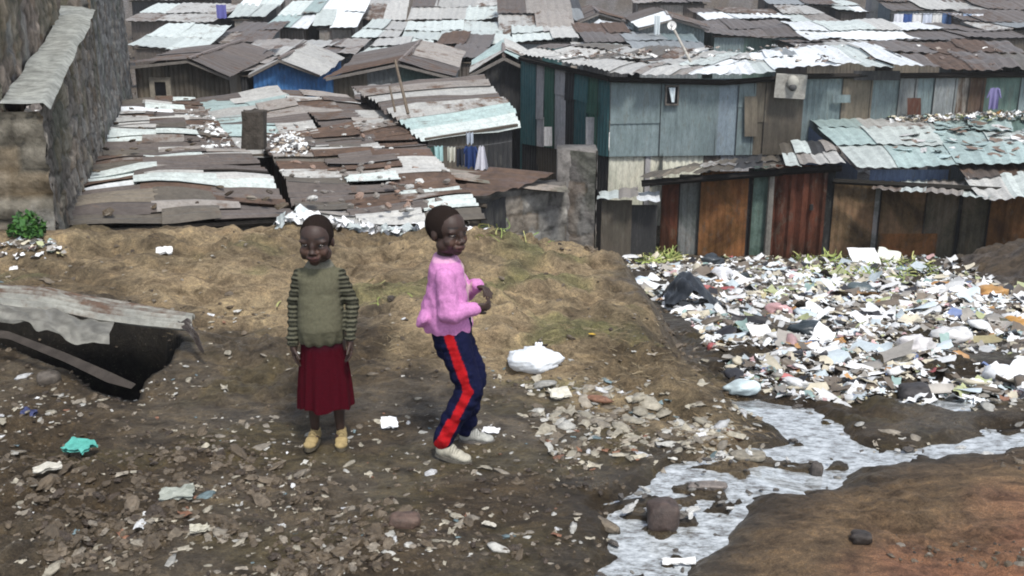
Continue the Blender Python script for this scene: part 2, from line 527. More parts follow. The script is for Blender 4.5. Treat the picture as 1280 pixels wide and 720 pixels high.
# ------------------------------------------------------------------ iron sheet surfaces
PAL = {
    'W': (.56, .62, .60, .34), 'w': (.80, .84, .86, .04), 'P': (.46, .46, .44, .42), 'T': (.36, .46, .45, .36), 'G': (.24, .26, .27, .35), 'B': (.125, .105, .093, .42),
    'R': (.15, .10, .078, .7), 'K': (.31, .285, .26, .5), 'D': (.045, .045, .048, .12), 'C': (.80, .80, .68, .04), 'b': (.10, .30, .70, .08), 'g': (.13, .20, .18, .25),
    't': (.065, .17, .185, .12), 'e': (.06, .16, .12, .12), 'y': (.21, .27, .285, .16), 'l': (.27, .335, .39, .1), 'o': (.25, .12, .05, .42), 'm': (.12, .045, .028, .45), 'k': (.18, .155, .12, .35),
    's': (.50, .50, .52, .2), 'n': (.12, .105, .085, .35), 'h': (.25, .165, .10, .5), 'v': (.16, .22, .36, .1),
}
def jcol(ch, j=.15):
    c = PAL[ch]; k = 1 + RS.uniform(-j, j)
    return (c[0] * k, c[1] * k, c[2] * k, float(np.clip(c[3] + RS.uniform(-.12, .12), 0, 1)))
def iron_sheet(mb, A, B, C, D, col, amp=.012, wl=.15, along='v', lift=0, steps=4):
    """quad A(front-left) B(front-right) C(back-right) D(back-left). corrugation ridges run A->D ('v') or A->B ('u')."""
    A, B, C, D = [np.array(q, float) for q in (A, B, C, D)]
    n = np.cross(B - A, D - A); n /= np.linalg.norm(n) + 1e-9
    lu = np.linalg.norm(B - A); lv = np.linalg.norm(D - A)
    if along == 'v': nu = int(max(3, lu / wl * steps)); nv = 4
    else: nv = int(max(3, lv / wl * steps)); nu = 5
    nu = min(nu, 400); nv = min(nv, 400)
    U, V = np.meshgrid(np.linspace(0, 1, nu), np.linspace(0, 1, nv), indexing='ij')
    U_ = U[..., None]; V_ = V[..., None]
    P = A * (1 - U_) * (1 - V_) + B * U_ * (1 - V_) + C * U_ * V_ + D * (1 - U_) * V_
    ph = RS.uniform(0, 6)
    w_ = np.sin((U * lu if along == 'v' else V * lv) / wl * 2 * math.pi + ph) * amp
    sag = (RS.uniform(-1, 1) * U + RS.uniform(-1, 1) * V + RS.uniform(-1.5, 1.5) * U * V) * lift * .5
    P = P + n * (w_ + sag + lift)[..., None]
    if n[2] > .5: P[..., 2] += (fbm(P[..., 0] * .55, P[..., 1] * .55, 401, 3) - .5) * .30
    mb.grid(P, col)
def roof(mb, A, B, C, D, pal, nu, nv, amp=.012, wl=.15, along='v', lift=.03, off=.04, patch=None, gap=0, steps=4):
    """roof of nu x nv overlapping sheets; upper rows sit on lower rows. patch[(i,j)] overrides the palette letter"""
    A, B, C, D = [np.array(q, float) for q in (A, B, C, D)]
    def Q(u, v): return A * (1 - u) * (1 - v) + B * u * (1 - v) + C * u * v + D * (1 - u) * v
    nrm = np.cross(B - A, D - A); nrm /= np.linalg.norm(nrm)
    for j in range(nv):
        us = np.linspace(0, 1, nu + 1)
        if nu > 1: us[1:-1] += RS.uniform(-.25, .25, nu - 1) / nu
        for i in range(nu):
            v0 = j / nv - (.05 + RS.uniform(0, .08)) / nv * (j > 0); v1 = (j + 1) / nv + .04 / nv
            u0 = us[i] - .02 / nu; u1 = us[i + 1] + .05 / nu
            if j == 0: v0 += RS.uniform(-.06, .05) / nv
            ch = (patch or {}).get((i, j)) or pal[RS.randint(len(pal))]
            h = nrm * (off * ((i % 2) * .35 + (j % 3) * .3) + RS.uniform(0, off * .4))
            sk = RS.uniform(-.03, .03) / nu
            iron_sheet(mb, Q(u0 + sk, v0) + h, Q(u1 + sk, v0 + RS.uniform(-.03, .03) / nv) + h, Q(u1, v1) + h, Q(u0, v1) + h, jcol(ch), amp, wl, along, RS.uniform(0, lift), steps)
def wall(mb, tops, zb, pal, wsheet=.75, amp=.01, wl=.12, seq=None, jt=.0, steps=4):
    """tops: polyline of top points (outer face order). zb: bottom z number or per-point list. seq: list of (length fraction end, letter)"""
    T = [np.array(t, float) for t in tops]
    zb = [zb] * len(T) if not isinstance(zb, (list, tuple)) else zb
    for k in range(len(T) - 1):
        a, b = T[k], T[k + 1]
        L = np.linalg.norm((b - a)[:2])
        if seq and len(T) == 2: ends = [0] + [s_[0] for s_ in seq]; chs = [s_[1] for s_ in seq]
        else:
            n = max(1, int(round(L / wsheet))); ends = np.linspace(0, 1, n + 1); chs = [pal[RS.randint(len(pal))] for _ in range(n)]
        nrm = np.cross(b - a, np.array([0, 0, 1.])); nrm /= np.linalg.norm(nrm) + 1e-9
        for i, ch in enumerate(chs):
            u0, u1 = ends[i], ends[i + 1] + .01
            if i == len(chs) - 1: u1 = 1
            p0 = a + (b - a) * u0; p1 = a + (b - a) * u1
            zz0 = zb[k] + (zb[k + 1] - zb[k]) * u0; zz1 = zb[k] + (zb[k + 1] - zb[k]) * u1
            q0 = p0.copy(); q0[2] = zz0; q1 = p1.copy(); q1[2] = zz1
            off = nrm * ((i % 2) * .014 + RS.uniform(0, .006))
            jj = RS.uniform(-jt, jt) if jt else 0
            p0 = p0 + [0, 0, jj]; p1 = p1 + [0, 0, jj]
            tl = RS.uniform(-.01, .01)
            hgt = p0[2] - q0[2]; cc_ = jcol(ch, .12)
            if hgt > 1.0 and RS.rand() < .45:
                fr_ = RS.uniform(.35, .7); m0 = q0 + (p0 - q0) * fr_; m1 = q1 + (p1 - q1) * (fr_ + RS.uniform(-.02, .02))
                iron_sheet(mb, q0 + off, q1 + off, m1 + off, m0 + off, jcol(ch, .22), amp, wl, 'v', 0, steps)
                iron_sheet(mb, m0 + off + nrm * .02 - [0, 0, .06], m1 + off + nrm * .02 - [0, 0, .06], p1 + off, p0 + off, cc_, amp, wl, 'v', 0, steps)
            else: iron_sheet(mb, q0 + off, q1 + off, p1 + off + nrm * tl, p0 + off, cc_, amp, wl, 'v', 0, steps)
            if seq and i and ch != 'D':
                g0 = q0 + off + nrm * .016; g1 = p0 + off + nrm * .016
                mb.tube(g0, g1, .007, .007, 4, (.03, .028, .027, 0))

def quad_shack(label, A, B, C, D, pal, wpal, nu=3, nv=2, wl=.2, amp=.015, along='v', ov=.18, zg=None, name='shack', group=None, patch=None, wallmat=None,
               wseq=None, off=.04, lift=.04, windows=(), doors=(), steps=4, wsheet=.8, eave=.05, fascia=True):
    A, B, C, D = [Vector(q) for q in (A, B, C, D)]
    ce = (A + B + C + D) / 4
    zg = float(H0(np.array([ce.x]), np.array([ce.y]))[0]) - .2 if zg is None else zg
    root = empty(name, (ce.x, ce.y, zg + .2), label, 'shack', group)
    r = MB(); roof(r, A, B, C, D, pal, nu, nv, amp, wl, along, lift, off, patch, steps=steps)
    # roof edge underside board
    r.build('roof', M_ROOF, root)
    def ins(P, Q1, Q2):
        return P + (Q1 - P).normalized() * ov + (Q2 - P).normalized() * ov - Vector((0, 0, eave))
    a, b, c, d = ins(A, B, D), ins(B, A, C), ins(C, B, D), ins(D, A, C)
    wm = MB()
    wall(wm, [a, b], zg, wpal, wsheet, seq=wseq, steps=steps)
    wall(wm, [b, c], zg, wpal, wsheet, steps=steps); wall(wm, [c, d], zg, wpal, wsheet, steps=steps); wall(wm, [d, a], zg, wpal, wsheet, steps=steps)
    wm.build('wall', wallmat or M_WALL, root)
    if fascia:
        fb = MB()
        dA = (B - A)
        m_ = (a + b) / 2 + Vector((0, 0, -.0))
        n_ = Vector((dA.y, -dA.x, 0)).normalized()
        fb.tube(a + n_ * .05 - (b - a).normalized() * .1, b + n_ * .05 + (b - a).normalized() * .1, .03, .03, 5, (.09, .075, .06, 0))
        fb.build('rafter', M_WOOD, root)
    dirx = (b - a); Lw = dirx.length; dirx.normalize(); nrm = Vector((dirx.y, -dirx.x, 0)).normalized()
    for (u, w_, z0, h_, kind) in windows:
        p = a.lerp(b, u)
        cz = p.z - z0 - h_ / 2
        ang = math.atan2(dirx.y, dirx.x)
        mbw = MB()
        ww, hh = w_, h_
        cc = Vector((p.x, p.y, cz)) + nrm * .045
        for sx in (-1, 1):
            mbw.box(cc + dirx * sx * ww / 2, (.05, .05, hh + .05), (.2, .18, .15, 0), (0, 0, ang))
        for sz in (-1, 1):
            mbw.box(cc + Vector((0, 0, sz * hh / 2)), (ww, .054, .05), (.2, .18, .15, 0), (0, 0, ang))
        fr = mbw.build('window' if kind != 'door' else 'door', M_WOOD, root)
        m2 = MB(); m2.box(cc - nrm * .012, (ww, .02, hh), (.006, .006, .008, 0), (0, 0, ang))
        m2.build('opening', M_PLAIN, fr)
    return root

def Yr(y): return 54 - .27 * y
def mono(label, x0, x1, yb, yf, pal, wpal='BGP', Yf=None, L=5.0, nu=None, nv=2, wl=.3, **kw):
    Yf = Yr(yf) if Yf is None else Yf
    A = at(x0, yf, Yf); B = at(x1, yf, Yf)
    zb = at(x0, yb, Yf + L).z
    D = Vector((A.x + kw.pop('sk', 0), Yf + L, zb)); C = Vector((B.x + kw.pop('skr', 0), Yf + L, zb))
    A.z += RS.uniform(-.06, .06)
    W = (B - A).length
    nu = nu or max(2, int(W / 1.1))
    return quad_shack(label, A, B, C, D, pal, wpal, nu, nv, wl, .02, ov=.25, steps=3, off=.06, lift=.08, wsheet=1.0, **kw)
def gable(label, xl, yl, xp, yp, xr, yr, Y, L, pal, wpal, window=None, wseq=None, name='shack', veranda=False):
    Lf, Pk, Rf = at(xl, yl, Y), at(xp, yp, Y), at(xr, yr, Y)
    bk = Vector((RS.uniform(-.1, .1), L, 0))
    zg = float(H0(np.array([Pk.x]), np.array([Y + L / 2]))[0]) - .2
    root = empty(name, (Pk.x, Y + L / 2, zg + .2), label, 'shack')
    r = MB()
    fw = Vector((0, -.3, 0))
    W1 = max(1, int((Pk - Lf).length / 1.2)); W2 = max(1, int((Rf - Pk).length / 1.2))
    roof(r, Lf + fw, Pk + fw, Pk + bk, Lf + bk, pal, W1, 2, .018, .3, 'u', .05, .05, steps=3)
    roof(r, Pk + fw, Rf + fw, Rf + bk, Pk + bk, pal, W2, 2, .018, .3, 'u', .05, .05, steps=3)
    r.tube(Pk + fw + Vector((0, 0, .04)), Pk + bk + Vector((0, 0, .04)), .05, .05, 6, (.2, .16, .14, .4))
    # barge boards
    for q in (Lf, Rf):
        a = q + fw; b = Pk + fw
        r.tube(a + Vector((0, -.02, -.03)), b + Vector((0, -.02, -.03)), .045, .045, 4, (.22, .2, .18, .2))
    r.build('roof', M_ROOF, root)
    wm = MB(); dz = Vector((0, 0, -.08))
    l = Lf + (Pk - Lf) * .08 + dz; rr = Rf + (Pk - Rf) * .08 + dz; p = Pk + dz
    wall(wm, [l, p, rr], zg, wpal, .9, seq=None)
    wall(wm, [rr, rr + bk], zg, wpal, 1.0); wall(wm, [l + bk, l], zg, wpal, 1.0)
    wall(wm, [rr + bk, p + bk, l + bk], zg, wpal, 1.0)
    wm.build('wall', M_WALL, root)
    if window:
        wx, wy, ww, wh = window
        c = at(wx, wy, Y - .06); k = Y / F
        fm = MB()
        for sx in (-1, 1): fm.box(c + Vector((sx * ww * k / 2, 0, 0)), (.12, .09, wh * k + .12), (.3, .27, .22, 0))
        for sz in (-1, 1): fm.box(c + Vector((0, .002, sz * wh * k / 2)), (ww * k - .12, .085, .1), (.28, .25, .2, 0))
        fr = fm.build('window', M_WOOD, root)
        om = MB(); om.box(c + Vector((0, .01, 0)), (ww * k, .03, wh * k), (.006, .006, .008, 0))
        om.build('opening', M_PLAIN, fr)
    return root

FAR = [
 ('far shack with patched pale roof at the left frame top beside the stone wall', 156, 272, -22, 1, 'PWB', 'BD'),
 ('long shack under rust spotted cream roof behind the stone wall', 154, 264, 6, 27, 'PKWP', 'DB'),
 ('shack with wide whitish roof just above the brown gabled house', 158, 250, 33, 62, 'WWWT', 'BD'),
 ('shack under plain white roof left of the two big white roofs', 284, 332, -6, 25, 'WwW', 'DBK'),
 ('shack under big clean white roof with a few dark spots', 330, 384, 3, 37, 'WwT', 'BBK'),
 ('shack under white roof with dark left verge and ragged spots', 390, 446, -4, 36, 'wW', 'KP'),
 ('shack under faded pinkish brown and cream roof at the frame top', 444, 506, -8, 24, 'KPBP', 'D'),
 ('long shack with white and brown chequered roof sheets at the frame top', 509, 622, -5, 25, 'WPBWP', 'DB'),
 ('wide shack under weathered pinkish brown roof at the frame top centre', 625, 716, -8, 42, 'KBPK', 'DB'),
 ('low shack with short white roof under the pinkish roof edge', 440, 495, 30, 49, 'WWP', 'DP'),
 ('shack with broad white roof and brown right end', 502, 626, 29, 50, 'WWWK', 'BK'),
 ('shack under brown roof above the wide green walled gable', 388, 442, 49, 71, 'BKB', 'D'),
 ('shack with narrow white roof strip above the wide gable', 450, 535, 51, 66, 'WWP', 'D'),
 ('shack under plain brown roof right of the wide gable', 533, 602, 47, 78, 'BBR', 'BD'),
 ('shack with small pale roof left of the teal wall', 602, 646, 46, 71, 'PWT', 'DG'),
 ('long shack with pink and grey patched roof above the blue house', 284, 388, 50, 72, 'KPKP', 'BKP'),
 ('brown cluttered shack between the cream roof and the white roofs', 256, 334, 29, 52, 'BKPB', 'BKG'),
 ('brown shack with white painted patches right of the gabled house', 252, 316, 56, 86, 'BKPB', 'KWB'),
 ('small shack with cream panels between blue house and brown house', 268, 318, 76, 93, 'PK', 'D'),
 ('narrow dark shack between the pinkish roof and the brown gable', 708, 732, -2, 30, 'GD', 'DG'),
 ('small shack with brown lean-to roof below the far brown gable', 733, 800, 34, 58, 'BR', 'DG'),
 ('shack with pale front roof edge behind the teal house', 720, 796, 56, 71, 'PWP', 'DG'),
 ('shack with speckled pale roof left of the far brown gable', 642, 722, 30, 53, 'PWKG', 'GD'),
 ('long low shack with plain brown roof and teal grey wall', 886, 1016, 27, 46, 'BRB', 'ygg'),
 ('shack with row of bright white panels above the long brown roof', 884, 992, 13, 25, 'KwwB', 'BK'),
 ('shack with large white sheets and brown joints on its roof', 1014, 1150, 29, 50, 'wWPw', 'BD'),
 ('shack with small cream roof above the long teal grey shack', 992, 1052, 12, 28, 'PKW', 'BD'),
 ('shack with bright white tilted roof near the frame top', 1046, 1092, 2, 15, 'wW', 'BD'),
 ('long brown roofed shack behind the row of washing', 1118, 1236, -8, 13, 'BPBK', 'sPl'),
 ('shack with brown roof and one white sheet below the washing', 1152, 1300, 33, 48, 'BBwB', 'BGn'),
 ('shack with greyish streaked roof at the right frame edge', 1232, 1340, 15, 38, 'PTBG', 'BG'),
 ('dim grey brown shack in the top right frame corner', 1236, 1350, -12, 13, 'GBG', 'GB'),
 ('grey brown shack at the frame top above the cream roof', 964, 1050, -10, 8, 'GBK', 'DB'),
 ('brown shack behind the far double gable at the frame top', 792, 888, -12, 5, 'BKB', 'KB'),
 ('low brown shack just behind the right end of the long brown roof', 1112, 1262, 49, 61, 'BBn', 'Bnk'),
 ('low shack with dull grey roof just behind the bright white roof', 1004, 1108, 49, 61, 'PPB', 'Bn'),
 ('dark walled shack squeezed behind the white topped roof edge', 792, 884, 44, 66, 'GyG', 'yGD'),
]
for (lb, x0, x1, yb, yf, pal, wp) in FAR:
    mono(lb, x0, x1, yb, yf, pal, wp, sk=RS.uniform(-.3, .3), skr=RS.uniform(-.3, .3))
gable('brown gabled house with a dark square window beside the stone wall', 163, 82, 240, 74, 290, 95, 28, 5.5, 'BRB', 'nBk', window=(201, 111, 20, 22))
gable('small house with bright blue painted front and gabled roof', 314, 93, 352, 73, 402, 92, 29, 4, 'BPB', 'b')
gable('wide gabled shack with grey green wall and patched brown roof', 410, 96, 500, 78, 566, 95, 27, 6, 'BKPR', 'gGk')
gable('far shack with neat brown gable and grey front', 722, 27, 749, 16, 788, 28, 46, 6, 'BRB', 'GkG')
gable('far shack with double pitched roof and white roof sheet', 797, 35, 840, 23, 884, 36, 41, 6, 'BwB', 'yG')
gable('small shack with streaked pale roof left of the teal house', 588, 92, 630, 70, 664, 86, 25.5, 3.5, 'PTP', 'yD')
gable('narrow shack with white roof sheet above the small lean-to', 734, 42, 752, 30, 792, 38, 44, 3, 'wB', 'GyD')

# ------------------------------------------------------------------ near roofs on the left
def near_shack(label, pts, pal, wpal, nu, nv, wl, along, patch=None, **kw):
    q = [at(*p) for p in pts]
    return quad_shack(label, *q, pal, wpal, nu, nv, wl, kw.pop('amp', .016), along, ov=.12, off=kw.pop('off', .035), lift=kw.pop('lift', .035), patch=patch, steps=5, **kw)
pt1 = {(0, 2): 'w', (1, 2): 'W', (0, 3): 'W', (1, 7): 'P', (0, 9): 'W', (1, 9): 'P', (0, 12): 'w', (0, 14): 'w', (1, 14): 'w', (1, 12): 'W', (0, 16): 'w', (1, 17): 'W', (0, 17): 'w', (1, 5): 'W', (0, 6): 'n', (0, 0): 'n', (1, 0): 'n', (1, 1): 'n', (0, 1): 'k'}
near_shack('low shack with long brown and white striped roof along the stone wall', [(78, 287, 8.9), (372, 270, 10.0), (243, 127, 24.5), (160, 125, 24.0)], 'BRPBKnRBKBWP', 'nB', 3, 38, .2, 'u', {(i, int(round(j * 37 / 18))): c for (i, j), c in pt1.items()}, amp=.02)
near_shack('shack roof of pale and brown sheets behind the wooden stump', [(300, 192, 16.0), (420, 186, 16.6), (345, 112, 24.5), (240, 128, 24.0)], 'PTBPK', 'nB', 2, 9, .22, 'u')
near_shack('shack roof ridge of brown sheets with white lower verge', [(418, 168, 18.0), (520, 168, 18.2), (432, 122, 24.6), (335, 117, 24.2)], 'BPKBP', 'nDB', 2, 9, .22, 'u', off=.06)
pt4 = {(2, 1): 'W', (2, 3): 'W', (2, 6): 'P', (1, 5): 'W', (0, 9): 'n', (1, 9): 'B', (1, 10): 'R', (2, 10): 'B'}
near_shack('large low shack with rusty brown roof strewn with stones', [(382, 276, 9.7), (604, 278, 10.2), (498, 150, 19.6), (322, 166, 18.2)], 'BRBKnRPBRP', 'nR', 3, 20, .2, 'u', pt4, amp=.02)
near_shack('shack with brown and silver striped corrugated roof beside the teal house', [(530, 172, 17.0), (646, 154, 18.6), (598, 97, 23.4), (442, 114, 22.4)], 'TWBPT', 'nD', 1, 7, .3, 'u', {(0, 6): 'B', (0, 5): 'K', (0, 4): 'P', (0, 3): 'B', (0, 2): 'P', (0, 1): 'T', (0, 0): 'W'}, amp=.03)
near_shack('low lean-to with brown roof and white front edge below the wide gable', [(448, 130, 23.0), (520, 122, 23.2), (560, 104, 26.0), (440, 112, 26.0)], 'BPB', 'nG', 2, 2, .3, 'v')
near_shack('low rusty roofed shed behind the block wall', [(535, 248, 12.6), (604, 254, 12.3), (690, 226, 13.4), (526, 212, 13.8)], 'oRRB', 'nD', 2, 2, .25, 'u', None, amp=.012)
# ------------------------------------------------------------------ teal and grey iron house on the right
def teal_house():
    L0, K0, R1, R2 = at(652, 70, 24.0), at(764, 97, 20.5), at(1006, 99, 20.6), at(1300, 89, 21.0)
    root = empty('iron_sheet_house', (4.5, 22, -3.1), 'long two tone house of teal and grey iron sheets above the rusty shacks', 'house')
    m = MB()
    zL, zK = -1.92, -1.58
    wall(m, [L0, K0], [zL, zK], 't', seq=[(.20, 't'), (.28, 's'), (.42, 'e'), (.53, 's'), (.64, 'D'), (.77, 't'), (.89, 'e'), (1, 't')], amp=.008)
    wall(m, [K0, R1], [zK, -1.55], 'y', seq=[(.26, 'y'), (.55, 'y'), (.66, 'l'), (.74, 'y'), (.80, 'k'), (1, 'n')], amp=.0035)
    wall(m, [R1, R2], [-1.4, -1.4], 'y', seq=[(.16, 'y'), (.28, 'k'), (.40, 'y'), (.47, 'G'), (.55, 'y'), (.64, 'G'), (.70, 'K'), (.76, 'R'), (.92, 'g'), (1, 'y')], amp=.01)
    wall(m, [R2, R2 + Vector((0, 5, 0))], -3.2, 'Gk'); wall(m, [L0 + Vector((1, 3, 0)), L0], -3.2, 'Gt')
    m.build('wall', M_WALL, root)
    p = MB()
    a, b = L0.copy(), K0.copy(); a.z = zL + .02; b.z = zK + .02
    wall(p, [a + Vector((.02, .05, 0)), b + Vector((.02, .05, 0))], -3.3, 'n', seq=[(.2, 'D'), (.45, 'n'), (.55, 'R'), (.8, 'n'), (1, 'D')], amp=.012)
    c = R1.copy(); c.z = -1.53
    wall(p, [b + Vector((0, .06, 0)), c + Vector((0, .06, 0))], -3.3, 'C', seq=[(.19, 'C'), (.21, 's'), (.5, 'C'), (.58, 'B'), (.8, 's'), (.82, 's'), (1, 'D')], amp=.01)
    p.build('plinth', M_WALL, root)
    r = MB()
    z = Vector((0, 0, .02))
    S = lambda A, B, C, D, pal, nu, nv, pt=None, **k: roof(r, at(*A) + z, at(*B) + z, at(*C) + z, at(*D) + z, pal, nu, nv, .016, .22, 'v', .04, .045, pt, **k)
    S((646, 68, 24.0), (760, 94, 20.1), (846, 65, 25.6), (716, 63, 26.5), 'BKPBn', 4, 3, {(0, 0): 'P', (1, 0): 'P', (2, 0): 'P', (3, 0): 'P'})
    S((760, 94, 20.1), (905, 99, 20.2), (992, 68, 25.8), (846, 65, 25.6), 'PBWKP', 6, 3, {(3, 1): 'W', (4, 1): 'w', (5, 1): 'w', (4, 0): 'w', (5, 0): 'w', (5, 2): 'P', (3, 2): 'W'})
    S((905, 99, 20.2), (1012, 90, 20.3), (982, 62, 25.6), (884, 70, 25.8), 'WwPG', 5, 2, {(0, 0): 'w', (1, 0): 'w', (4, 1): 'G', (4, 0): 'w', (3, 0): 'w', (3, 1): 'w', (2, 1): 'w'})
    S((1012, 89, 20.3), (1150, 88, 20.5), (1086, 58, 26), (984, 62, 25.6), 'wW', 4, 1, {(0, 0): 'w', (1, 0): 'w', (2, 0): 'W', (3, 0): 'w'})
    S((1150, 87, 20.5), (1310, 88, 20.7), (1260, 56, 26.2), (1084, 58, 26), 'BRBn', 5, 2, {})
    r.build('roof', M_ROOF, root)
    # rafters under the eave
    e = MB()
    for A, B in (((650, 73, 23.9), (762, 99, 20.35)), ((762, 99, 20.35), (905, 103, 20.45)), ((905, 103, 20.45), (1010, 95, 20.5)), ((1010, 95, 20.5), (1300, 93, 20.9))):
        e.tube(at(*A), at(*B), .055, .055, 5, (.02, .017, .015, 0))
    e.build('rafter', M_WOOD, root)
    # window with a hanging flap
    fr = MB(); cw = at(840, 119, 20.46); k = 20.4 / F
    w2, h2 = 15 * k, 23 * k
    for sx in (-1, 1): fr.box(cw + Vector((sx * w2 / 2, 0, 0)), (.03, .06, h2 + .03), (.12, .11, .1, 0))
    for sz in (-1, 1): fr.box(cw + Vector((0, 0, sz * h2 / 2)), (w2 - .03, .055, .03), (.12, .11, .1, 0))
    wo = fr.build('window', M_WOOD, root)
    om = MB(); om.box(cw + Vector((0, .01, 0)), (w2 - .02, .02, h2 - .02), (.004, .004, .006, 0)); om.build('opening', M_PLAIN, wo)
    cm = MB()
    U, V = np.meshgrid(np.linspace(0, 1, 6), np.linspace(0, 1, 10), indexing='ij')
    P = np.stack([cw.x - w2 * .32 + U * w2 * .55 * (1 - .6 * V) + V * .06, cw.y - .045 - .02 * np.sin(U * 9) - .01 * V, cw.z + h2 * .42 - (1 - V) * 0 - V * h2 * .78], -1)
    cm.grid(P, (.62, .70, .74, 0)); cm.build('curtain', M_CLOTH, wo, True)
    # dark gap and patch boards on the right
    for (x0, y0, x1, y1, ch) in ((1066, 88, 1124, 100, 'D'), (1133, 122, 1150, 143, 'm'), (1040, 118, 1062, 128, 'y'), (930, 120, 946, 170, 'k'), (732, 146, 744, 195, 's'), (680, 158, 690, 182, 's')):
        Yp = 20.52 if x0 > 760 else 21.4
        if x0 > 1006: Yp = 20.6
        if ch == 's': Yp = 21.1 if x0 > 700 else 22.4
        A, B, C, D = at(x0, y1, Yp), at(x1, y1, Yp), at(x1, y0, Yp), at(x0, y0, Yp)
        dd = Vector((0, -.05, 0))
        bmb = MB(); iron_sheet(bmb, A + dd, B + dd, C + dd, D + dd, jcol(ch), .004, .12)
        bmb.build('patch', M_WALL, root)
    return root
teal_house()

def px_wall(mb, segs, Yl, Yr_, xl, xr, yb, amp=.006, wl=.11, z_out=0):
    """segs: (x0, x1, ytop, letter) sheets standing on the line from (xl,Yl) to (xr,Yr)"""
    for i, (x0, x1, yt, ch) in enumerate(segs):
        Y0 = Yl + (Yr_ - Yl) * (x0 - xl) / (xr - xl) - z_out + (i % 2) * .03
        Y1 = Yl + (Yr_ - Yl) * (x1 - xl) / (xr - xl) - z_out + (i % 2) * .03
        C, D = at(x1, yt, Y1), at(x0, yt, Y0)
        A, B = at(x0, yb, Y0), at(x1, yb, Y1)
        A.x, A.y, B.x, B.y = D.x, D.y, C.x, C.y
        A.z = min(A.z, -3.2); B.z = min(B.z, -3.2)
        iron_sheet(mb, A, B, C, D, jcol(ch, .1), amp if ch != 'D' else .002, wl)
        if ch not in 'Ds' and i: mb.tube(A + Vector((0, -.03, 0)), D + Vector((0, -.03, 0)), .014, .014, 4, (.025, .02, .018, 0))
def rusty_shack():
    root = empty('shack', (4.5, 18.5, -2.9), 'rust orange walled shack under a torn black edged roof beside the rubbish', 'shack')
    m = MB()
    px_wall(m, [(828, 851, 222, 'm'), (850, 877, 218, 'G'), (876, 937, 214, 'o'), (936, 943, 210, 'D'), (942, 964, 208, 'g'), (1036, 1046, 204, 'D')], 18.1, 17.6, 820, 1040, 330)
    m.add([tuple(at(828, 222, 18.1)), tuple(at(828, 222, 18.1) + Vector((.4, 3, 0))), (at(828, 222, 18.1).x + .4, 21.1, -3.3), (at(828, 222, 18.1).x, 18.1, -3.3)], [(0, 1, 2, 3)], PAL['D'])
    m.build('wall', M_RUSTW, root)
    d = MB(); px_wall(d, [(969, 1036, 206, 'm')], 18.1, 17.6, 820, 1040, 330, .03, .17, z_out=.05)
    door = d.build('door', M_RUSTW, root)
    h = MB(); c = at(1014, 259, 17.55); h.box(c, (.05, .05, .09), (.02, .02, .02, 0)); h.build('latch', M_PLAIN, door)
    p = MB(); t = at(966, 206, 17.68); p.tube(t, (t.x, t.y, -3.2), .05, .06, 7, (.20, .19, .17, 0)); p.build('post', M_WOOD, root)
    r = MB()
    roof(r, at(800, 226, 17.6), at(978, 211, 17.4), at(972, 203, 19.6), at(842, 213, 19.6), 'nDn', 6, 2, .016, .2, 'v', .06, .06, {(2, 1): 'P', (1, 0): 'k'})
    roof(r, at(982, 208, 17.4), at(1056, 206, 17.3), at(1034, 184, 19.6), at(974, 187, 19.6), 'PnKD', 4, 2, .016, .2, 'v', .05, .06, {(0, 0): 'W', (1, 1): 'W'})
    r.build('roof', M_ROOF, root)
    e = MB()
    for A, B in (((802, 229, 17.7), (978, 215, 17.6)), ((978, 214, 17.6), (1052, 210, 17.5))): e.tube(at(*A), at(*B), .06, .06, 5, (.015, .013, .012, 0))
    e.build('rafter', M_WOOD, root)
rusty_shack()
def teal_roof_shack():
    root = empty('shack', (8.3, 18, -2.9), 'brown and orange walled shack under a broad pale teal roof with litter on it', 'shack')
    m = MB()
    px_wall(m, [(1044, 1096, 226, 'h'), (1095, 1103, 228, 's'), (1102, 1160, 232, 'h'), (1159, 1202, 232, 'k'), (1201, 1205, 234, 'D'), (1204, 1240, 234, 'k'), (1239, 1340, 236, 'o')], 17.6, 16.6, 1040, 1290, 340, .006)
    px_wall(m, [(1100, 1172, 292, 'o')], 17.6, 16.6, 1040, 1290, 340, .006, z_out=.04)
    m.build('wall', M_RUSTW, root)
    b = MB()
    px_wall(b, [(1088, 1186, 212, 'v')], 17.9, 17.6, 1040, 1290, 300, .004)
    g0, g1, g2 = at(1006, 153, 20.9), at(1072, 214, 17.9), at(1006, 153, 20.9); g2.z = -3.2
    b.add([tuple(g0), tuple(g1), (g1.x, g1.y, -3.2), tuple(g2)], [(0, 1, 2, 3)], PAL['v'])
    b.build('gable_wall', M_WALL, root)
    r = MB()
    roof(r, at(1072, 212, 17.6), at(1352, 208, 16.9), at(1340, 141, 21.2), at(1003, 149, 21.2), 'T', 5, 3, .014, .2, 'v', .03, .04, {(0, 0): 'W', (1, 1): 'W', (3, 1): 'W', (4, 2): 'g', (0, 2): 'T', (1, 2): 'P'})
    r.build('roof', M_ROOF, root)
    c = MB()
    roof(c, at(1090, 239, 16.5), at(1238, 243, 16.2), at(1238, 231, 17.5), at(1094, 229, 17.7), 'PWK', 4, 1, .016, .15, 'v', .02, .03)
    roof(c, at(1232, 244, 16.2), at(1350, 246, 16.0), at(1345, 194, 18.0), at(1184, 206, 17.9), 'BRWP', 4, 2, .018, .17, 'v', .03, .04, {(0, 0): 'P', (1, 0): 'W', (2, 0): 'P', (0, 1): 'B', (1, 1): 'R', (2, 1): 'B', (3, 1): 'B', (3, 0): 'P'})
    c.build('awning', M_ROOF, root)
    e = MB(); e.tube(at(1042, 226, 17.5), at(1340, 242, 16.3), .05, .05, 5, (.02, .018, .015, 0)); e.build('rafter', M_WOOD, root)
teal_roof_shack()
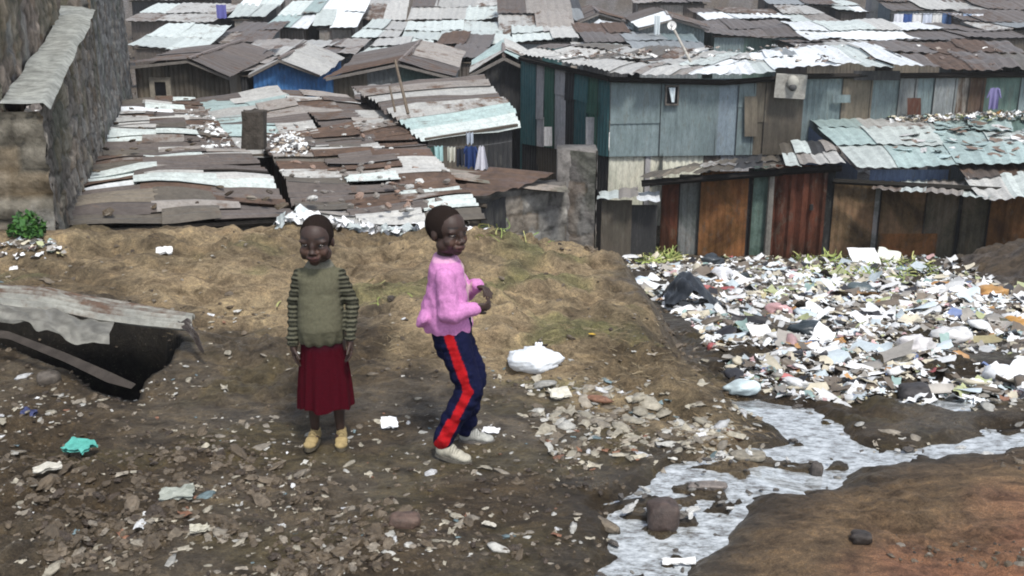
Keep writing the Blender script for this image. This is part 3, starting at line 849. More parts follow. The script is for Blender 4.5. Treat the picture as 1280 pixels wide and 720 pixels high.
def dark_lean_to():
    root = empty('lean_to', (2.2, 17.7, -2.7), 'small dark sooty lean-to in the gap between block wall and rusty shack', 'lean-to')
    m = MB()
    px_wall(m, [(752, 790, 250, 'n'), (789, 822, 256, 'D')], 17.0, 17.2, 750, 820, 320, .02, .3)
    px_wall(m, [(754, 768, 247, 'R'), ], 17.0, 17.2, 750, 820, 262, .02, .3, z_out=.02) if False else None
    a = at(752, 250, 17.0)
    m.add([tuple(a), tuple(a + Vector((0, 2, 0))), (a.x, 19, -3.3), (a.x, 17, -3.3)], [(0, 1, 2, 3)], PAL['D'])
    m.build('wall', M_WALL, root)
    r = MB()
    roof(r, at(746, 250, 16.8), at(824, 252, 16.9), at(822, 239, 18.8), at(748, 240, 18.8), 'PKw', 3, 1, .015, .2, 'v', .05, .05, {(0, 0): 'W', (1, 0): 'K', (2, 0): 'w'})
    r.build('roof', M_ROOF, root)
dark_lean_to()

# ------------------------------------------------------------------ stone walls
def stone_face(mb, P0, P1, zb, zt, bw, bh, amp, base, seed, res=.045, irr=.5, var=.35):
    """P0->P1 along the face; outward normal = dir x up. zt: function of metres along"""
    P0 = np.array(P0[:2], float); P1 = np.array(P1[:2], float)
    L = np.linalg.norm(P1 - P0); d = (P1 - P0) / L; nrm = np.array([d[1], -d[0]])
    u = np.linspace(0, L, max(4, int(L / res)))
    nz = max(4, int((max(zt(0), zt(L), zt(L / 2)) - zb) / res)); 
    U = np.repeat(u[:, None], nz, 1); top = np.array([zt(a) for a in u])
    Z = zb + (top[:, None] - zb) * np.linspace(0, 1, nz)[None, :]
    uu = U + (fbm(U * 2.5, Z * 2.5, seed, 3) - .5) * irr * bw * 1.6
    zz = Z + (fbm(U * 2.5 + 9, Z * 2.5, seed + 1, 3) - .5) * irr * bh * 1.8
    row = np.floor(zz / bh); off = _hash(row.astype(np.int64), row.astype(np.int64) * 0, seed + 2)
    cu = uu / bw + off; ci = np.floor(cu)
    fu = np.minimum(cu - ci, 1 - (cu - ci)) * bw; fz = zz / bh - row; fz = np.minimum(fz, 1 - fz) * bh
    e = np.minimum(fu, fz)
    rnd = _hash(ci.astype(np.int64), row.astype(np.int64), seed + 3); rnd2 = _hash(ci.astype(np.int64), row.astype(np.int64), seed + 4)
    g = sstep(e, .004, .035)
    disp = g * amp * (.3 + .9 * rnd) + (fbm(U * 8, Z * 8, seed + 5, 5, .62) - .5) * amp * 2.2
    k = (1 - var) + 2 * var * rnd
    k = k * (.55 + .9 * fbm(U * 14, Z * 6, seed + 11, 4, .65))
    if irr > .7: k = k * (.55 + .9 * fbm(U * 5, Z * .8, seed + 12, 3))
    c = np.array(base)[None, None, :] * k[..., None] * (.55 + .45 * g[..., None])
    warm = (rnd2 > .7)[..., None] * np.array([.025, .006, -.01])
    moss = sstep(fbm(U * 1.6, Z * 1.2, seed + 7, 4), .55, .7)[..., None]
    c = (c + warm) * (1 - moss * .35) + np.array([.10, .12, .075]) * moss * .35
    pale = sstep(fbm(U * 3, Z * 1.5, seed + 8, 4), .6, .72)[..., None]
    c = c * (1 - pale * .4) + np.array([.36, .36, .34]) * pale * .4
    X = P0[0] + d[0] * U + nrm[0] * disp; Y = P0[1] + d[1] * U + nrm[1] * disp
    mb.grid(np.stack([X, Y, Z], -1), np.concatenate([c, np.zeros(c.shape[:2] + (1,))], -1))
    return d, nrm
def LW(Y): return -3.75 - .31 * (Y - 9)
def left_wall():
    root = empty('stone_wall', (LW(8.1), 8.1, -.1), 'tall dark rough stone wall with a pale cement ledge at the left frame edge', 'stone wall')
    Yn, Ym, Ye = 8.0, 14.9, 28.0
    L = lambda Y: math.hypot(Y - Yn, .31 * (Y - Yn))
    lm = L(Ym)
    m = MB()
    def zt(u): return 1.0 + .35 * u / lm + .03 * math.sin(u * 5) if u < lm - .01 else 3.6
    stone_face(m, (LW(Yn), Yn), (LW(Ym), Ym), -1.0, zt, .30, .2, .028, (.19, .17, .145), 101, res=.03, irr=1.1)
    m2u = lambda u: 3.6 + .1 * math.sin(u)
    # return of the high part
    stone_face(m, (LW(Ym), Ym), (LW(Ye), Ye), -3.6, m2u, .3, .2, .04, (.17, .165, .155), 131, res=.06, irr=.9)
    stone_face(m, (LW(Ym) - 1.0, Ym + .3), (LW(Ym) + .04, Ym + .0), 0.8, m2u, .3, .2, .08, (.18, .17, .16), 151)
    # near end, facing the path, coursed blocks
    stone_face(m, (-6.6, Yn - .15), (LW(Yn) + .03, Yn), -.7, lambda u: 1.0, .46, .19, .05, (.17, .155, .125), 171, irr=.15, var=.18)
    m.build('masonry', M_STONE, root, True)
    u = MB()
    st = .32
    stone_face(u, (LW(Yn) - st, Yn + .05), (LW(14.0) - st, 14.0), .8, lambda q: 3.4, .3, .2, .03, (.20, .165, .135), 191, irr=1.1)
    stone_face(u, (-6.9, Yn + .25), (LW(Yn) - st + .03, Yn + .1), .8, lambda q: 3.4, .4, .2, .05, (.24, .21, .17), 211, irr=.2)
    u.build('upper_masonry', M_STONE, root, True)
    c = MB()
    n = 60; vs = 8
    U, V = np.meshgrid(np.linspace(0, 1, n), np.linspace(0, 1, vs), indexing='ij')
    Y = Yn - .05 + U * (Ym - Yn + .1)
    wd = .36 + sstep(Y, 12.6, 13.4) * .7
    X = LW(Y) + .09 - V * wd + (fbm(Y * 1.5, V * 1, 5, 3) - .5) * .05
    edge = np.minimum(V, 1 - V * .0) 
    Z = 1.03 + .35 * U + (fbm(Y * 1.2, V * 1.5, 7, 3) - .5) * .05 + .03 - .05 * (V < .05)
    k = (.75 + .5 * fbm(Y * 5, V * 5, 9, 3))[..., None]
    cc = np.array([.30, .31, .285]) * k
    c.grid(np.stack([X, Y, Z], -1), np.concatenate([cc, np.zeros(cc.shape[:2] + (1,))], -1))
    c.build('coping', M_STONE, root, True)
left_wall()
def block_wall():
    root = empty('block_wall', (.4, 12.8, -2.4), 'low grey block wall with a taller end pillar behind the straw mound', 'block wall')
    m = MB()
    a, b = at(570, 240, 12.4), at(708, 232, 13.4)
    stone_face(m, a, b, -2.8, lambda u: a.z + (b.z - a.z) * u / (b - a).length - .02, .42, .23, .018, (.23, .22, .20), 301, irr=.3, res=.03, var=.25)
    m.box(((a.x + b.x) / 2, (a.y + b.y) / 2 + .14, (a.z + b.z) / 2 - 1.02), ((b - a).length - .06, .22, 2.0), (.16, .15, .14, 0), (0, 0, math.atan2(b.y - a.y, b.x - a.x)))
    m.build('masonry', M_STONE, root, True)
    p = MB()
    a, b = at(700, 186, 13.5), at(746, 188, 13.2)
    stone_face(p, a, b, -2.8, lambda u: a.z, .9, .6, .022, (.17, .16, .15), 331, irr=.5, res=.03, var=.08)
    bb = b + Vector((.02, .5, 0))
    stone_face(p, b, bb, -2.8, lambda u: a.z, .9, .6, .022, (.16, .15, .14), 341, irr=.5, res=.03, var=.12)
    p.box(((a.x + b.x) / 2, (a.y + b.y) / 2 + .26, a.z - 1.3), ((b - a).length - .04, .42, 2.6), (.18, .17, .16, 0))
    p.build('pillar', M_STONE, root, True)
    t = MB()
    a, b = at(524, 214, 13.2), at(706, 238, 13.1)
    iron_sheet(t, at(524, 222, 12.9), at(712, 242, 12.9), at(706, 232, 13.5), at(524, 207, 13.7), jcol('K'), .012, .3, 'u')
    t.build('coping', M_RUSTW, root)
block_wall()

def stump():
    m = MB(); c = at(318, 185, 15.5); t = at(318, 138, 15.5); n = 18
    rings = 9; V = []
    for k in range(rings):
        f = k / (rings - 1); p = c.lerp(t, f)
        for q in range(n):
            a = 2 * math.pi * q / n; e = 1 / max(abs(math.cos(a)), abs(math.sin(a))) * .8 + .2
            r = .165 * e * (1 + .10 * (float(vnoise(q * .9, f * 3, 3)) - .5)) * (1 - .06 * f)
            V.append((p.x + r * math.cos(a), p.y + r * math.sin(a), p.z + (.05 * (float(vnoise(q * .8, 7, 2)) - .5) if k == rings - 1 else 0)))
    fs = [(k * n + q, k * n + (q + 1) % n, (k + 1) * n + (q + 1) % n, (k + 1) * n + q) for k in range(rings - 1) for q in range(n)] + [tuple((rings - 1) * n + q for q in range(n))]
    m.add(V, fs, (.075, .065, .055, 0))
    tag(m.build('wooden_post', M_STONE), 'thick dark squarish post standing up through the striped roofs', 'post')
stump()
def pole(p0, p1, r, label, cat='pole', col=(.16, .13, .1, 0), extra=None):
    m = MB(); p0 = Vector(p0); p1 = Vector(p1)
    for k in range(4):
        j = Vector((RS.uniform(-r, r), 0, RS.uniform(-r, r))) * .6
        m.tube(p0.lerp(p1, k / 4), p0.lerp(p1, (k + 1.05) / 4), r * (1 - .06 * k), r * (.95 - .06 * k), 7, col)
    o = m.build('pole', M_WOOD); return tag(o, label, cat)
pole(at(510, 142, 17.6), at(494, 76, 18.2), .028, 'thin dark pole rising in front of the wide gabled shack')
pole(at(494, 140, 18.0), at(487, 108, 18.2), .02, 'short dark stick left of the thin pole')
pole(at(868, 86, 22.0), at(842, 36, 22.4), .03, 'leaning pale pole with a white dish at its top', col=(.42, .40, .36, 0))
def dish(c, r, nrm, label, grey=.75):
    root = empty('satellite_dish', c, label, 'satellite dish')
    m = MB(); q = Vector(nrm).normalized(); M = q.to_track_quat('Z', 'Y').to_matrix()
    U, V = np.meshgrid(np.linspace(0, 1, 8), np.linspace(0, 2 * math.pi, 25), indexing='ij')
    P = np.stack([U * r * np.cos(V), U * r * np.sin(V), (U ** 2) * r * .28], -1) @ np.array(M).T + np.array(c)
    m.grid(P, (grey, grey, grey * .97, 0)); m.build('bowl', M_PLAIN, root, True)
    a = MB(); a.tube(Vector(c) - M @ Vector((0, r * .9, -.02)), Vector(c) + M @ Vector((0, 0, r * .9)), .008, .008, 5, (.2, .2, .2, 0)); a.ell(Vector(c) + M @ Vector((0, 0, r * .9)), (.03, .03, .04)); a.build('feed_arm', M_PLAIN, root)
dish(at(840, 32, 22.4), .09, (-.2, -1, .1), 'small white round dish on top of the leaning pale pole', .85)
def panel():
    root = empty('wall_panel', at(988, 108, 20.3), 'pale square board with a round dark bowl fixed below the eave of the teal and grey house', 'board')
    m = MB(); c = at(988, 108, 20.36); m.box(c, (.56, .04, .44), (.33, .32, .29, 0), (0, .06, 0), .01); m.build('board', M_WOOD, root)
    e = MB(); e.ell(at(991, 103, 20.3), (.11, .08, .13), None, 16, 10, (.36, .35, .31, 0)); e.ell(at(991, 109, 20.26), (.075, .06, .07), None, 14, 8, (.07, .07, .07, 0)); e.build('bowl', M_PLAIN, root, True)
panel()

# ------------------------------------------------------------------ washing
def garment(px, py, Y, w_, h_, col, label, group=None, taper=0.0, sleeves=False, name='hanging_garment'):
    c = at(px, py, Y); k = Y / F * 1.0; W = w_ * k; Hh = h_ * k
    m = MB()
    U, V = np.meshgrid(np.linspace(-1, 1, 14), np.linspace(0, 1, 12), indexing='ij')
    ph = RS.uniform(0, 6)
    sh = 1 + taper * V
    X = c.x + U * W / 2 * sh; Z = c.z - V * Hh + .01 * np.sin(U * 7 + ph)
    Y_ = c.y + .035 * np.sin(U * 6 + ph) * (V + .2) 
    m.grid(np.stack([X, Y_, Z], -1), (*col, 0))
    m.grid(np.stack([X, Y_ + .015, Z], -1), (*col, 0))
    if sleeves:
        for s_ in (-1, 1): m.capsule((c.x + s_ * W * .45, c.y, c.z - .03), (c.x + s_ * W * .75, c.y, c.z - Hh * .45), W * .12, W * .1, 8, 3, (*col, 0))
    o = m.build(name, M_CLOTH, None, True); return tag(o, label, 'washing', group)
for (px, py, Y, w_, h_, c, lb, tp, sl) in [
    (548, 183, 15.8, 11, 20, (.40, .62, .62), 'pale teal cloth hanging left of the cream cloth below the striped roof', 0, False),
    (564, 184, 15.8, 10, 18, (.60, .60, .52), 'small cream cloth hanging beside the teal cloth below the striped roof', 0, False),
    (588, 183, 15.8, 14, 27, (.03, .055, .16), 'navy blue garment hanging before the dark opening', .1, True),
    (575, 186, 15.7, 9, 22, (.03, .035, .05), 'black garment with pale print hanging left of the navy one', .1, False),
    (602, 183, 15.75, 7, 30, (.66, .66, .72), 'white veil-like cloth flaring out right of the navy garment', 1.6, False),
    (587, 166, 15.9, 9, 14, (.42, .47, .54), 'grey blue cloth peg-hung high in the dark opening', 0, False),
    (536, 184, 15.9, 14, 14, (.05, .10, .09), 'dark green cloth hanging at the left end of the washing line', 0, False),
    (1244, 110, 20.6, 11, 26, (.20, .18, .34), 'purple and dark garment hanging on the grey iron wall at the right', .1, True)]:
    garment(px, py, Y, w_, h_, c, lb, taper=tp, sleeves=sl)
def line_(a, b, label, r=.006, sag=.06):
    m = MB(); a = Vector(a); b = Vector(b)
    for k in range(8):
        t0, t1 = k / 8, (k + 1) / 8
        z0 = -4 * sag * t0 * (1 - t0); z1 = -4 * sag * t1 * (1 - t1)
        m.tube(a.lerp(b, t0) + Vector((0, 0, z0)), a.lerp(b, t1) + Vector((0, 0, z1)), r, r, 4, (.1, .1, .1, 0))
    o = m.build('washing_line', M_PLAIN); tag(o, label, 'washing line')
line_(at(522, 180, 15.9), at(640, 176, 15.9), 'washing line strung under the striped roof')
cl2 = [(.70, .72, .78), (.05, .10, .28), (.75, .75, .75), (.60, .65, .75), (.72, .72, .70), (.10, .18, .36), (.78, .78, .80), (.35, .45, .62), (.74, .76, .80)]
xs = [1124, 1135, 1147, 1160, 1172, 1184, 1196, 1210, 1222]
ds = ['pale lilac', 'dark blue', 'off white', 'light blue', 'cream white', 'deep blue', 'bright white', 'mid blue', 'broad snow white']
for i, x in enumerate(xs):
    garment(x, 17, 47.5, 11 if i < 8 else 14, 13 + (i % 3) * 2, cl2[i], ds[i] + ' washing on the far line at the top right, number %d from its left end' % (i + 1) if False else ds[i] + ' cloth on the far washing line at the top right', 'washing on the far line')
line_(at(1112, 16.5, 47.5), at(1236, 16.5, 47.5), 'far washing line at the top right of the settlement', .012, .05)
garment(822, 20, 40.0, 7, 22, (.55, .60, .62), 'pale cloth hanging on the far roof between the two brown gables')
garment(830, 26, 40.0, 9, 20, (.28, .24, .50), 'purple cloth hanging beside the far double gable') if False else None
garment(276, 6, 47.5, 12, 16, (.12, .12, .34), 'dark blue purple cloth draped between two far roofs at top left')
# ------------------------------------------------------------------ scatter
def tmpl_flake(seed, n=5):
    r = np.random.RandomState(seed)
    U, V = np.meshgrid(np.linspace(-.5, .5, n), np.linspace(-.5, .5, n), indexing='ij')
    ang = r.uniform(0, 6.28); 
    rad = 1 - .25 * r.rand(n, n)
    X = U * rad + r.uniform(-.05, .05, (n, n)); Y = V * rad + r.uniform(-.05, .05, (n, n))
    Z = r.uniform(-.07, .09, (n, n)) + .16 * np.sin(U * r.uniform(2, 6) + ang) * np.cos(V * r.uniform(2, 6))
    P = np.stack([X, Y, Z], -1).reshape(-1, 3)
    f = [(i * n + j, (i + 1) * n + j, (i + 1) * n + j + 1, i * n + j + 1) for i in range(n - 1) for j in range(n - 1)]
    return P, f
def tmpl_lump(seed, n=9, m=6, k=.3):
    r = np.random.RandomState(seed)
    b = MB(); b.ell((0, 0, 0), (.5, .5, .5), None, n, m)
    P = b.v[0]; P = P * (1 + r.uniform(-k, k, (len(P), 1))) + r.uniform(-.04, .04, P.shape)
    return P, b.f
def tmpl_strip(seed):
    r = np.random.RandomState(seed); n = 6
    t = np.linspace(-.5, .5, n); cy = r.uniform(-.4, .4) * t * t + r.uniform(-.1, .1) * t; cz = .12 * (1 - 4 * t * t) * r.uniform(0, 1) + .02
    P = np.concatenate([np.stack([t, cy - .5 * .018, cz * .6], -1), np.stack([t, cy + .5 * .018, cz * .6 + .004], -1)])
    return P, [(i, i + 1, n + i + 1, n + i) for i in range(n - 1)]
FL = [tmpl_flake(i) for i in range(12)]
LU = [tmpl_lump(i) for i in range(8)]
STN = [tmpl_lump(40 + i, 10, 7, .16) for i in range(8)]
SR = [tmpl_strip(i) for i in range(8)]
def scatter(mb, T, pos, sc, col, tilt=.5, yaw=None, sc3=(1, 1, 1)):
    N = len(pos); pos = np.asarray(pos); sc = np.asarray(sc)
    yaw_ = RS.uniform(0, 6.283, N) if yaw is None else yaw
    ax = RS.uniform(-tilt, tilt, N); ay = RS.uniform(-tilt, tilt, N)
    ti = RS.randint(0, len(T), N)
    s3 = np.array(sc3)[None, :] * RS.uniform(.75, 1.3, (N, 3))
    cz, sz = np.cos(yaw_), np.sin(yaw_); cx, sx = np.cos(ax), np.sin(ax); cy, sy = np.cos(ay), np.sin(ay)
    Rz = np.zeros((N, 3, 3)); Rz[:, 0, 0] = cz; Rz[:, 0, 1] = -sz; Rz[:, 1, 0] = sz; Rz[:, 1, 1] = cz; Rz[:, 2, 2] = 1
    Rx = np.zeros((N, 3, 3)); Rx[:, 0, 0] = 1; Rx[:, 1, 1] = cx; Rx[:, 1, 2] = -sx; Rx[:, 2, 1] = sx; Rx[:, 2, 2] = cx
    Ry = np.zeros((N, 3, 3)); Ry[:, 1, 1] = 1; Ry[:, 0, 0] = cy; Ry[:, 0, 2] = sy; Ry[:, 2, 0] = -sy; Ry[:, 2, 2] = cy
    R = Rz @ Rx @ Ry
    for t, (P, f) in enumerate(T):
        I = np.where(ti == t)[0]
        if not len(I): continue
        V = P[None] * s3[I][:, None, :] * sc[I][:, None, None]
        V = np.einsum('nij,nkj->nki', R[I], V) + pos[I][:, None, :]
        k = P.shape[0]
        fa = np.array(f, dtype=object)
        C = np.repeat(np.concatenate([col[I], np.zeros((len(I), 1))], 1)[:, None, :], k, 1).reshape(-1, 4)
        base = mb.n
        mb.v.append(V.reshape(-1, 3)); mb.c.append(C)
        for q in range(len(I)):
            o = base + q * k
            mb.f.extend([tuple(a + o for a in ff) for ff in f]); 
        mb.m.extend([0] * (len(I) * len(f))); mb.n += len(I) * k
def cols(N, table):
    w_ = np.array([t[0] for t in table]); w_ = w_ / w_.sum()
    I = RS.choice(len(table), N, p=w_)
    return np.array([t[1] for t in table])[I] * RS.uniform(.8, 1.15, (N, 1))
TRASH = [(.38, (.78, .79, .79)), (.14, (.60, .55, .43)), (.08, (.58, .66, .70)), (.14, (.33, .31, .28)), (.20, (.17, .14, .11)), (.07, (.03, .03, .035)), (.02, (.55, .36, .36)),
         (.012, (.45, .25, .10)), (.03, (.40, .43, .24)), (.02, (.32, .45, .42)), (.012, (.5, .44, .25)), (.006, (.4, .10, .10)), (.01, (.15, .2, .36))]
def world_rand(N, x0, x1, y0, y1, cond):
    X = RS.uniform(x0, x1, N); Y = RS.uniform(y0, y1, N)
    k = cond(X, Y); return X[k], Y[k]
def pix_rand(N, P, lo=True):
    """random ground points whose picture position falls in polygon P (used only for density)"""
    P = np.array(P, float); xs = RS.uniform(P[:, 0].min(), P[:, 0].max(), N); ys = RS.uniform(P[:, 1].min(), P[:, 1].max(), N)
    k = poly_sd(xs, ys, P) > 0; xs = xs[k]; ys = ys[k]
    dx = (xs - 640) / F; yy = (360 - ys) / F; dy = CP + yy * SP; dz = -SP + yy * CP
    t = np.full(xs.shape, 2.5)
    for _ in range(60):
        h = H0(dx * t, dy * t); gap = CAMH + dz * t - h
        t = t + np.clip(gap, -1, 4) * 1.6
    return dx * t, dy * t

# rubbish slope
TP = [(780, 318), (1520, 318), (1520, 490), (1300, 500), (1130, 498), (1000, 500), (920, 482), (890, 440), (860, 400), (795, 368)]
mb = MB()
X, Y = pix_rand(42500, TP)
nz = fbm(X * 1.3, Y * 1.0, 201, 3)
lim = np.interp(np.arctan2(X, Y), [0.06, .14, .2], [0, .15, 0.0])
hump = np.exp(-((X - 5.75) / .75) ** 4 - ((Y - 11.7) / 1.3) ** 4)
k = (nz + RS.uniform(-.16, .16, len(X)) > .445) & (RS.rand(len(X)) > hump * 1.3) & (Y < 17.6) & (Y > 5.2)
X, Y = X[k], Y[k]; N = len(X)
Z = H(X, Y)
s_ = RS.lognormal(math.log(.037), .62, N) * np.clip(Y / 9, .75, 1.25); s_ = np.clip(s_, .014, .22)
scatter(mb, FL, np.stack([X, Y, Z + s_ * .15], -1), s_, cols(N, TRASH) * (.55 + .75 * fbm(X * 2.2, Y * 1.6, 77, 3))[:, None], .5, sc3=(1.5, .8, .8))
X, Y = pix_rand(2100, TP); k = (np.exp(-((X - 5.75) / .75) ** 4 - ((Y - 11.7) / 1.3) ** 4) < .4) & (fbm(X * 1.3, Y, 201, 3) > .42) & (Y < 17.5) & (Y > 5.2); X, Y = X[k], Y[k]; N = len(X)
s_ = np.clip(RS.lognormal(math.log(.055), .5, N), .03, .17)
scatter(mb, LU, np.stack([X, Y, H(X, Y) + s_ * .12], -1), s_, cols(N, TRASH) * .85, .4, sc3=(1.3, .8, .35))
o = mb.build('rubbish', M_LITTER, None, True); tag(o, 'dense mixed rubbish, bags and scraps spread over the slope below the rusty shacks', None, None, 'stuff')

# greens on the rubbish
mb = MB()
for PP, n in (([(800, 314), (850, 314), (850, 328), (800, 330)], 420), ([(990, 316), (1060, 318), (1160, 332), (1180, 350), (1090, 352), (1000, 340)], 700), ([(590, 308), (660, 308), (700, 325), (600, 328)], 60), ([(340, 360), (560, 360), (560, 400), (340, 400)], 15)):
    X, Y = pix_rand(n, PP); Z = H(X, Y); s_ = RS.uniform(.05, .12, len(X)) * (Y / 11)
    scatter(mb, SR, np.stack([X, Y, Z + .02], -1), s_ * 1.6, cols(len(X), [(.5, (.28, .34, .10)), (.3, (.42, .42, .16)), (.2, (.14, .20, .06))]), 1.0, sc3=(1, 5, 1.5))
o = mb.build('grass', M_LEAF); tag(o, 'yellow green weeds among the rubbish and on the mound', None, None, 'stuff')

# litter and stones on the mud
CR = [(.35, (.46, .42, .33)), (.25, (.34, .30, .24)), (.15, (.58, .57, .52)), (.15, (.22, .18, .13)), (.04, (.75, .76, .76)), (.03, (.30, .15, .09)), (.03, (.2, .28, .3))]
mb = MB()
for PP, n, sz in (([(620, 480), (760, 470), (900, 520), (960, 560), (880, 590), (800, 610), (690, 570)], 2200, .030),
                  ([(0, 430), (560, 430), (760, 500), (820, 600), (740, 720), (0, 720)], 2200, .018),
                  ([(0, 500), (130, 500), (160, 600), (0, 640)], 350, .024),
                  ([(150, 600), (280, 600), (280, 680), (150, 680)], 120, .028),
                  ([(780, 480), (900, 480), (1000, 560), (880, 560)], 250, .03),
                  ([(1040, 500), (1280, 500), (1280, 535), (1100, 560)], 380, .032),
                  ([(450, 400), (900, 400), (950, 500), (640, 480)], 350, .02),
                  ([(0, 300), (340, 290), (340, 410), (0, 350)], 260, .022)):
    X, Y = pix_rand(n, PP); k = (streamsd(X, Y) < .02) & (fbm(X * 2, Y * 3, 222, 3) + RS.uniform(-.15, .15, len(X)) > .49); X, Y = X[k], Y[k]; N = len(X)
    s_ = np.clip(RS.lognormal(math.log(sz), .5, N), .008, .10); kk = RS.rand(N) < .42; cc = cols(N, CR) * .85
    scatter(mb, FL, np.stack([X, Y, H(X, Y) + s_ * .06], -1)[kk], s_[kk], cc[kk], .3, sc3=(1.2, .7, .7))
    kk = (~kk) & (RS.rand(N) < .7); scatter(mb, LU, np.stack([X, Y, H(X, Y)], -1)[kk], s_[kk], cc[kk] * .8, .3, sc3=(1.4, .8, .3))
o = mb.build('ground_litter', M_CLOD, None, True); tag(o, 'small pale scraps and peelings trodden into the mud', None, None, 'stuff')

SCOL0 = [(.5, (.09, .08, .07)), (.3, (.20, .19, .17)), (.2, (.5, .5, .48))]
SCOL = [(.45, (.098, .074, .048)), (.25, (.135, .106, .074)), (.07, (.22, .19, .15)), (.23, (.055, .040, .028))]
mb = MB()
for PP, n, sz in (([(0, 420), (560, 430), (760, 500), (800, 620), (740, 720), (0, 720)], 3600, .012), ([(0, 570), (330, 560), (520, 640), (480, 720), (60, 720)], 2600, .018),
                  ([(440, 460), (760, 470), (860, 560), (620, 560)], 1400, .012), ([(880, 712), (1280, 560), (1280, 720)], 900, .014), ([(780, 330), (900, 420), (980, 520), (860, 480)], 700, .022),
                  ([(0, 290), (780, 290), (900, 460), (0, 400)], 900, .016)):
    X, Y = pix_rand(n, PP); k = (streamsd(X, Y) < .0) & (fbm(X * 1.7, Y * 2.4, 232, 3) + RS.uniform(-.12, .12, len(X)) > .50); X, Y = X[k], Y[k]; N = len(X)
    s_ = np.clip(RS.lognormal(math.log(sz), .55, N), .006, .075)
    scatter(mb, LU, np.stack([X, Y, H(X, Y) + s_ * .05], -1), s_, cols(N, SCOL), .5, sc3=(1.2, .9, .5))
X, Y = pix_rand(2500, [(700, 480), (1290, 480), (1290, 720), (700, 720)]); k = streamsd(X, Y) > -.02; X, Y = X[k], Y[k]; k = RS.rand(len(X)) < .38; X, Y = X[k], Y[k]; N = len(X)
s_ = np.clip(RS.lognormal(math.log(.018), .5, N), .008, .05); scatter(mb, LU, np.stack([X, Y, H(X, Y) + .025], -1), s_, cols(N, SCOL0), .4, sc3=(1.5, .8, .5))
o = mb.build('pebbles', M_CLOD); tag(o, 'loose stones and mud clods over the ground', None, None, 'stuff')

mb = MB()
X, Y = pix_rand(26000, [(0, 298), (300, 282), (600, 284), (790, 322), (820, 400), (900, 470), (985, 560), (860, 545), (640, 470), (500, 440), (0, 400)])
k = (poly_sd(X, Y, TAN) + (fbm(X * 2.5, Y * 2.5, 61, 4) - .5) > -.05) & (fbm(X * 3, Y * 4, 242, 3) + RS.uniform(-.25, .25, len(X)) > .46); X, Y = X[k], Y[k]; N = len(X)
kk = RS.rand(N) < .65; X, Y = X[kk], Y[kk]; N = len(X)
scatter(mb, SR, np.stack([X, Y, H(X, Y) + .004], -1), RS.uniform(.025, .085, N), cols(N, [(.5, (.34, .265, .16)), (.3, (.27, .195, .11)), (.2, (.42, .345, .22))]), .25, yaw=RS.normal(-.35, .7, N), sc3=(1, 1.3, 1))
o = mb.build('straw', M_STRAW); tag(o, 'flattened dry straw and grass over the mound', None, None, 'stuff')

# scraps along the crest and on the near roofs
mb = MB()
X, Y = pix_rand(520, [(362, 272), (600, 268), (600, 290), (362, 290)]); Y = RS.uniform(7.9, 8.5, len(X)); X = np.interp(RS.rand(len(X)), [0, 1], [-1.75, -.2])
s_ = np.clip(RS.lognormal(math.log(.08), .4, len(X)), .04, .2)
scatter(mb, FL, np.stack([X, Y, H(X, Y) + .05], -1), s_, cols(len(X), [(.7, (.78, .79, .80)), (.2, (.45, .5, .5)), (.1, (.1, .1, .1))]), .7)
X, Y = pix_rand(70, [(0, 296), (60, 296), (80, 312), (0, 318)]); s_ = np.clip(RS.lognormal(math.log(.05), .4, len(X)), .03, .12)
scatter(mb, FL, np.stack([X, Y, H(X, Y) + .02], -1), s_, cols(len(X), TRASH), .5)
o = mb.build('crest_litter', M_LITTER); tag(o, 'white plastic scraps caught along the crest in front of the low roofs', None, None, 'stuff')
def on_quad(q, u, v):
    A, B, C, D = [np.array(at(*p)) for p in q]
    u = u[:, None]; v = v[:, None]
    return A * (1 - u) * (1 - v) + B * u * (1 - v) + C * u * v + D * (1 - u) * v
mb = MB()
q4 = [(382, 276, 9.7), (604, 278, 10.2), (498, 150, 19.6), (322, 166, 18.2)]
N = 120; P = on_quad(q4, RS.rand(N), RS.rand(N) ** 1.3); s_ = RS.uniform(.03, .095, N)
scatter(mb, STN, P + [0, 0, .08], s_, cols(N, [(.3, (.52, .52, .50)), (.5, (.20, .18, .16)), (.2, (.25, .17, .13))]), .4, sc3=(1.2, .9, .5))
N = 110; P = on_quad(q4, RS.rand(N) * .25, .5 + RS.rand(N) * .35); s_ = RS.uniform(.04, .11, N)
scatter(mb, FL, P + [0, 0, .09], s_, cols(N, [(.8, (.76, .78, .78)), (.2, (.3, .25, .2))]), .5)
q1 = [(78, 287, 8.9), (372, 270, 10.0), (243, 127, 24.5), (160, 125, 24.0)]
N = 60; P = on_quad(q1, .7 + RS.rand(N) * .32, .3 + RS.rand(N) * .5); scatter(mb, FL, P + [0, 0, .1], RS.uniform(.05, .13, N), cols(N, [(.6, (.76, .78, .78)), (.4, (.2, .17, .15))]), .5)
N = 90; P = on_quad(q1, RS.rand(N), RS.rand(N)); scatter(mb, STN, P + [0, 0, .08], RS.uniform(.04, .11, N), cols(N, SCOL), .5, sc3=(1.4, .9, .4))
q3 = [(1072, 212, 17.6), (1352, 208, 16.9), (1340, 141, 21.2), (1003, 149, 21.2)]
N = 420; P = on_quad(q3, .3 + RS.rand(N) * .7, .78 + RS.rand(N) * .2); scatter(mb, FL, P + [0, 0, .1], RS.uniform(.06, .15, N), cols(N, TRASH), .6)
N = 60; P = on_quad(q3, .2 + RS.rand(N) * .8, .05 + RS.rand(N) * .7); scatter(mb, FL, P + [0, 0, .09], RS.uniform(.08, .26, N), cols(N, [(.5, (.2, .15, .12)), (.3, (.35, .45, .45)), (.2, (.6, .6, .6))]), .3, sc3=(1.5, .8, .4))
qd = [(700, 80, 22.5), (1290, 90, 20.8), (1250, 60, 25.8), (760, 66, 25.4)]
